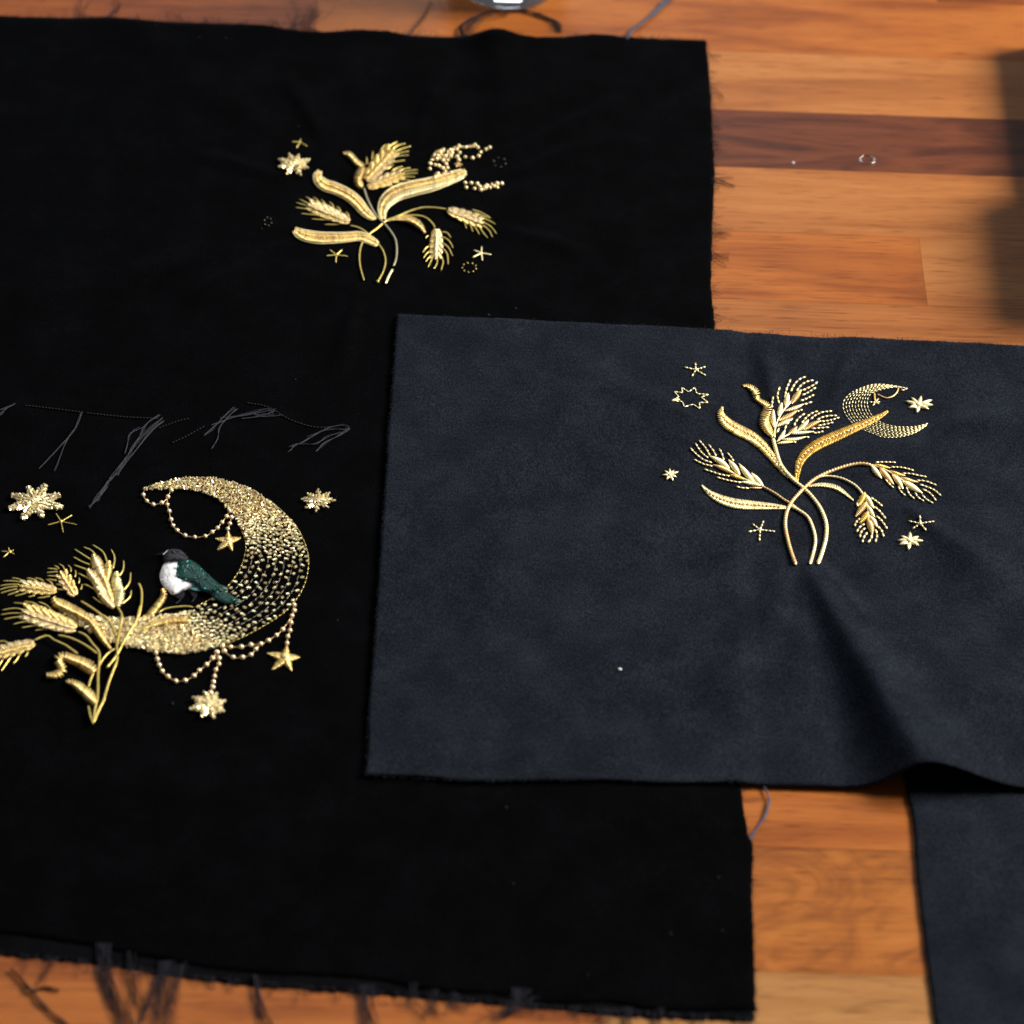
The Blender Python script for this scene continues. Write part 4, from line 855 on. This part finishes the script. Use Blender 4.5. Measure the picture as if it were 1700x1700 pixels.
# ================================================================== tacking line, tails and frayed edges of the velvet
T5 = Fr(0, 640, 2.742)
for pts in [[(110, 92), (160, 95), (380, 122)], [(390, 124), (560, 142), (720, 150)], [(720, 195), (800, 165), (860, 150)], [(780, 262), (850, 230), (930, 185)], [(1120, 78), (1220, 98), (1320, 155), (1440, 190), (1560, 182)]]:
    stitches(VEL, T5(pts), 2.6, 4.0, 1.6, 0.0005).build('tacking_stitches', M['seam'], velvet)
for grp in [
    [[(375, 120), (350, 180), (300, 260), (245, 390)], [(365, 130), (330, 210), (250, 300), (175, 380)]],
    [[(730, 135), (660, 180), (620, 260), (560, 350), (510, 420), (460, 490), (405, 560)], [(740, 145), (690, 190), (610, 270), (570, 340), (540, 390), (500, 430)], [(650, 190), (590, 220), (580, 270), (570, 310)], [(490, 460), (460, 500), (440, 530)], [(745, 160), (690, 205), (620, 290), (560, 370), (530, 410)], [(510, 420), (480, 450), (430, 520), (405, 555)]],
    [[(1070, 100), (1010, 150), (960, 200), (930, 225)], [(1080, 105), (1030, 150), (1000, 190), (990, 240), (960, 290)], [(1000, 150), (1100, 135), (1200, 120), (1250, 110)], [(960, 180), (1060, 145), (1150, 125), (1220, 105), (1245, 130)], [(1100, 150), (1200, 140), (1290, 135)], [(1150, 130), (1200, 135), (1250, 118)], [(1160, 140), (1210, 128), (1245, 135)]],
    [[(1570, 180), (1500, 190), (1420, 230), (1370, 260), (1320, 275)], [(1585, 195), (1540, 230), (1480, 260), (1435, 300)], [(1560, 215), (1500, 230), (1430, 265), (1350, 270), (1315, 300)], [(1570, 200), (1480, 205), (1400, 240)], [(1575, 178), (1588, 190), (1580, 210)]],
    [[(70, 80), (30, 105), (0, 130), (-30, 150)], [(50, 90), (0, 110), (-40, 125)]]]:
    b = MB()
    for pts in grp:
        rope(VEL, T5(pts), 1.0, 0.0006, 3, 0.12, b)
        rope(VEL, [(p[0] + R.gauss(0, 1.6), p[1] + R.gauss(0, 1.2)) for p in spline(T5(pts), 22)], 0.5, 0.0009, 3, 0.1, b)
        rope(VEL, [(p[0] + R.uniform(-3, 3), p[1] + R.uniform(-2, 2)) for p in T5(pts)], 0.7, 0.0008, 3, 0.12, b)
    b.build('thread_tails', M['tail'], velvet)
TAB = Ground(0.0003)
def strand(pts, wd, h, b, n=1, spread=3.0, whole=False):
    for _ in range(n):
        k0, k1 = R.gauss(0, spread), R.gauss(0, spread * 2.2); c0 = R.uniform(0, 50); am = R.uniform(1.0, 3.5); cut = R.uniform(.55, 1.0) if n > 3 and not whole else 1.0
        S = spline(pts, 2.0); S = S[:max(4, int(len(S) * cut))]; P = []
        for i, p in enumerate(S):
            t = i / max(1, len(S) - 1); off = k0 * (1 - t) + k1 * t if n > 1 else 0
            wob = am * t * mnoise.noise(Vector((c0 + i * .09, 0, 0))) * 3; wy = am * t * mnoise.noise(Vector((c0 + i * .11, 5, 0))) * 2
            P.append(TAB.on(p[0] + off + wob, p[1] + wy, h * (1 - t) + 0.0004 + 0.0009 * abs(mnoise.noise(Vector((c0, i * .07, 3))))))
        b.tube(P, wd / 2 * PX * R.uniform(.7, 1.2), 5, 1.0, (2, 4 * PX, .15))
Z8 = Fr(0, 1500, 1.889); Z9 = Fr(700, 1400, 2.833); Z6 = Fr(0, 0, 2.0); Z7 = Fr(700, 0, 3.09); Z1 = Fr(1150, 1200, 3.09)
def fringe(F, pts, wd, n, sp, m_='fray', h=0.0010, whole=False):
    b = MB(); strand(F(pts), wd * (.46 if whole else .36), h, b, n * 3, max(2.5, sp * 1.1) if not whole else sp * .5, whole); return b.build('frayed_thread', M[m_], velvet)
for pts, wd, n, sp in [([(325, 125), (328, 200), (350, 280), (405, 390), (430, 450)], 3.0, 7, 5), ([(400, 150), (408, 240), (425, 330), (440, 440)], 2.2, 3, 4), ([(525, 180), (502, 270), (485, 360), (470, 460)], 2.6, 9, 10), ([(570, 190), (545, 290), (535, 400)], 2.4, 4, 6), ([(430, 220), (445, 290), (470, 350)], 1.8, 2, 4),
                       ([(800, 225), (812, 300), (838, 385), (850, 450)], 3.2, 4, 3), ([(1150, 255), (1158, 320), (1172, 390), (1180, 450)], 2.6, 7, 7), ([(1290, 250), (1300, 310), (1335, 375)], 2.0, 3, 5), ([(1360, 270), (1368, 330), (1385, 370)], 2.0, 3, 3), ([(1430, 280), (1445, 320), (1460, 360)], 2.0, 2, 3), ([(170, 170), (120, 250), (95, 275)], 2.6, 2, 2)]:
    fringe(Z8, pts, wd, n, sp)
for pts, wd, n, sp in [([(60, 690), (50, 780), (40, 830)], 2.2, 3, 4), ([(150, 700), (175, 760), (205, 820)], 2.0, 2, 3), ([(450, 680), (440, 760), (370, 815), (290, 850)], 2.4, 6, 6), ([(470, 690), (455, 770), (430, 800)], 2.2, 5, 7), ([(530, 720), (470, 780), (400, 820)], 1.8, 3, 5), ([(965, 770), (972, 835), (975, 900)], 2.4, 3, 4), ([(1130, 775), (1105, 845), (1085, 900)], 2.4, 3, 3), ([(880, 780), (855, 850), (840, 900)], 2.4, 2, 3)]:
    fringe(Z9, pts, wd, n, sp)
for pts, wd, n, sp in [([(262, 62), (275, 30), (295, -20)], 2.0, 2, 4), ([(345, 70), (385, 22), (350, -20)], 2.4, 2, 4), ([(1040, 106), (1000, 85), (1025, 45), (985, -10)], 2.2, 4, 8), ([(960, 100), (1010, 60), (1015, 10)], 2.2, 3, 6), ([(940, 95), (900, 60), (880, 50)], 1.8, 2, 3), ([(1355, 118), (1420, 42), (1452, -10)], 2.4, 2, 2), ([(620, 75), (590, 50), (560, 35)], 1.6, 2, 3)]:
    fringe(Z6, pts, wd, n, sp)
fringe(Z7, [(215, 190), (205, 135), (290, 80), (400, 52), (520, 52), (620, 82), (690, 112), (705, 160)], 3.6, 4, 3, whole=True)
fringe(Z7, [(240, 180), (260, 110), (340, 70)], 2.4, 5, 5); fringe(Z7, [(440, 35), (425, 75), (385, 105)], 2.4, 2, 2)
fringe(Z7, [(1050, 200), (1085, 150), (1150, 100), (1200, 55), (1275, -20)], 4.2, 6, 4, 'yarn', whole=True)
fringe(Z1, [(352, 312), (376, 345), (391, 405), (370, 480), (330, 540), (285, 605)], 4.0, 2, 1.6, 'yarn', 0.0004, True)
lt = MB()
for q in ([(35, 205), (90, 262), (130, 312), (165, 345), (215, 385), (260, 440)], [(60, 230), (95, 275), (140, 262), (185, 272)]): strand(Z8(q), 3.2, 0.0003, lt, 2, 1.0)
tag(lt.build('loose_thread', M['fray']), 'short dark snippet of loose thread lying on the bare wood below the velvet', 'thread')
# short hairs along the cut edges
hb = MB()
edge_r = spline([(1172, 66), (1180, 150), (1184, 240), (1186, 300), (1182, 400), (1181, 475), (1187, 545)], 1.0)
def hair(p, q, b, wd=0.7, z0=0.0010):
    m_ = ((p[0] + q[0]) / 2 + R.uniform(-2, 2), (p[1] + q[1]) / 2 + R.uniform(-2, 2)); S = spline([p, m_, q], 2.0)
    b.tube([TAB.on(x[0], x[1], z0 * (1 - i / len(S)) + .0003) for i, x in enumerate(S)], wd / 2 * PX, 4)
for _ in range(150):
    p = edge_r[R.randrange(len(edge_r))]; ln = abs(R.gauss(0, 7)) + 2; hair((p[0] - 2, p[1]), (p[0] + ln, p[1] + R.gauss(2, 5)), hb)
for y0, y1, ln, n in ((290, 305, 34, 9), (380, 392, 32, 8), (415, 430, 24, 8), (140, 156, 16, 6), (200, 240, 14, 8), (90, 100, 12, 4)):
    for _ in range(n):
        y = R.uniform(y0, y1); hair((1180, y), (1186 + ln * R.uniform(.5, 1.1), y + R.uniform(-4, 22)), hb, 0.9)
edge_l = spline([(1230, 1300), (1242, 1381), (1250, 1407), (1249, 1491), (1253, 1588), (1255, 1676)], 1.0)
for _ in range(70):
    p = edge_l[R.randrange(len(edge_l))]; hair((p[0] - 2, p[1]), (p[0] + abs(R.gauss(0, 4)) + 1, p[1] + R.gauss(0, 4)), hb)
edge_b = spline([(-60, 1570), (21, 1587), (159, 1600), (307, 1622), (598, 1648), (900, 1672), (1251, 1695)], 1.0)
for _ in range(260):
    p = edge_b[R.randrange(len(edge_b))]; hair((p[0], p[1] - 6), (p[0] + R.gauss(0, 6), p[1] + abs(R.gauss(0, 10))), hb, 1.0)
edge_t = spline([(0, 26), (300, 37), (430, 41), (520, 53), (690, 59), (840, 62), (1000, 62), (1172, 66)], 1.0)
for _ in range(170):
    p = edge_t[R.randrange(len(edge_t))]; hair((p[0], p[1] + 3), (p[0] + R.gauss(0, 5), p[1] - abs(R.gauss(0, 6)) - 1), hb, 0.9)
hb.build('edge_hairs', M['fray'], velvet)['kind'] = 'stuff'
sh = MB()
def fuzz(G_, pts, n, b, out):
    S = spline(pts, 1.0)
    for _ in range(n):
        p = S[R.randrange(len(S))]; q = (p[0] + out[0] * abs(R.gauss(0, 2.2)) + R.gauss(0, 1.5), p[1] + out[1] * abs(R.gauss(0, 2.2)) + R.gauss(0, 1.5))
        b.tube([G_.on(p[0] - out[0], p[1] - out[1], -0.0002), G_.on((p[0] + q[0]) / 2, (p[1] + q[1]) / 2, 0.0000), G_.on(q[0], q[1], -0.0003)], 0.3 * PX, 4)
fuzz(SUE, [(660, 522), (650, 640), (640, 790), (631, 920), (622, 1050), (612, 1180), (607, 1287)], 420, sh, (-1, 0))
fuzz(SUE, [(607, 1287), (780, 1296), (1000, 1294), (1230, 1299), (1440, 1303)], 300, sh, (0, 1))
fuzz(SUE, [(660, 522), (900, 533), (1150, 545), (1400, 559), (1700, 575)], 260, sh, (0, -1))
sh.build('edge_fuzz', M['suede'], suede)['kind'] = 'stuff'

# ================================================================== lint, droplets, glass, black case
def lint(G_, px, py, r, m_, elong=1.0):
    b = MB(); c = G_.on(px, py, 0.0003)
    for k in range(4):
        a = R.uniform(0, 6.28); d = np.array([math.cos(a), math.sin(a), R.uniform(-.1, .3)]) * r * PX * elong
        b.tube([c - d * .8, c - d * .2 + np.array([0, 0, .0001]), c + d * .9], [r * .25 * PX, r * .45 * PX, r * .2 * PX], 5)
    return b.build('lint_fleck', m_)
tag(lint(SUE, 1029, 1111, 3.6, M['lint'], 1.1), 'bright white fleck of lint on the empty part of the navy suede', 'lint')
for x, y, r in [(811, 523, 3.0), (856, 512, 3.0), (260, 42, 2), (331, 62, 2.2), (375, 63, 2.2), (495, 210, 2.2), (852, 1467, 2.0), (1192, 1457, 2.2), (1113, 1550, 2.4), (1199, 1545, 2.0), (975, 1618, 2.2), (286, 1168, 3.0), (557, 300, 2.0), (434, 380, 2.2), (840, 1340, 2.6), (490, 630, 2.0), (560, 1030, 2.2)]:
    tag(lint(VEL, x, y, r, M['lint_grey']), 'tiny grey lint speck on the black velvet', 'lint', 'lint specks on the black velvet')
gm, nt, b = mat('clear_glass'); b.inputs['Transmission Weight'].default_value = 1.0; b.inputs['Roughness'].default_value = 0.02; b.inputs['IOR'].default_value = 1.47; b.inputs['Base Color'].default_value = (0.94, 0.97, 0.97, 1)
wm, nt, b = mat('clear_water'); b.inputs['Transmission Weight'].default_value = 1.0; b.inputs['Roughness'].default_value = 0.03; b.inputs['IOR'].default_value = 1.4
db = MB(); pd = at(1440, 266, 0); V = []; F = []
for j in range(28):
    t = j * 2 * math.pi / 28
    for k in range(8):
        q = k * math.pi / 4; rr_ = 0.0034 + 0.00026 * math.cos(q); V.append((pd[0] + rr_ * math.cos(t), pd[1] + rr_ * math.sin(t), 0.00027 + 0.00026 * math.sin(q)))
for j in range(28):
    for k in range(8): F.append((j * 8 + k, j * 8 + (k + 1) % 8, ((j + 1) % 28) * 8 + (k + 1) % 8, ((j + 1) % 28) * 8 + k))
db.add(V, F); tag(db.build('clear_ring', wm), 'small clear ring lying on the dark walnut plank', 'ring')
b2 = MB(); p2 = at(1317, 271, 0); b2.blob((p2[0], p2[1], 0.0003), 0.0007, 6, 10, 0.45); tag(b2.build('chip_fleck', M['lint']), 'tiny white fleck on the dark walnut plank', 'fleck')

def lathe(prof, c, seg=48):
    V = []; F = []
    for r_, z_ in prof:
        for j in range(seg): V.append((c[0] + max(r_, 1e-5) * math.cos(2 * math.pi * j / seg), c[1] + max(r_, 1e-5) * math.sin(2 * math.pi * j / seg), c[2] + z_))
    for k in range(len(prof) - 1):
        for j in range(seg): F.append((k * seg + j, k * seg + (j + 1) % seg, (k + 1) * seg + (j + 1) % seg, (k + 1) * seg + j))
    return V, F
gc = at(838, 22, 0.0); gr = 0.029
prof = [(0.0, 0.0006), (gr * .80, 0.0006), (gr * .93, 0.0010), (gr, 0.004), (gr * 1.06, 0.02), (gr * 1.18, 0.085), (gr * 1.175, 0.0862), (gr * 1.14, 0.085), (gr * 1.00, 0.02), (gr * .92, 0.012), (gr * .75, 0.0092), (0.0, 0.0085)]
gb = MB(); gb.add(*lathe(prof, (gc[0], gc[1] + gr * 0.99, 0.0)))
tag(gb.build('drinking_glass', gm), 'clear drinking glass standing on the wood beyond the frayed velvet edge', 'glass')

bmt, nt, b = mat('matt_black_plastic'); b.inputs['Base Color'].default_value = (0.006, 0.006, 0.007, 1); b.inputs['Roughness'].default_value = 0.5
case = thing('black_case', 'matt black case at the edge of the wooden planks, casting a shadow', 'case', tuple(at(1700, 300, 0)))
def rbox(x0, x1, y0, y1, z0, z1, bev, name, m_):
    import bmesh
    bm = bmesh.new(); bmesh.ops.create_cube(bm, size=1)
    for v in bm.verts: v.co = ((x0 + x1) / 2 + v.co.x * (x1 - x0), (y0 + y1) / 2 + v.co.y * (y1 - y0), (z0 + z1) / 2 + v.co.z * (z1 - z0))
    bmesh.ops.bevel(bm, geom=bm.edges[:], offset=bev, segments=3, affect='EDGES')
    me = bpy.data.meshes.new(name); bm.to_mesh(me); bm.free(); me.materials.append(m_); o = bpy.data.objects.new(name, me); COL.objects.link(o)
    o.parent = case; o.matrix_parent_inverse = Matrix.Translation(-Vector(case.location)); return o
pA, pB, pC = at(1703, 80, 0), at(1700, 322, 0), at(1712, 540, 0)
rbox(pA[0], pA[0] + 0.09, pC[1], pA[1], 0.0003, 0.021, 0.002, 'body', bmt)
rbox(pA[0] + 0.001, pA[0] + 0.086, pC[1] + 0.004, pB[1], 0.0212, 0.041, 0.002, 'lid', bmt)
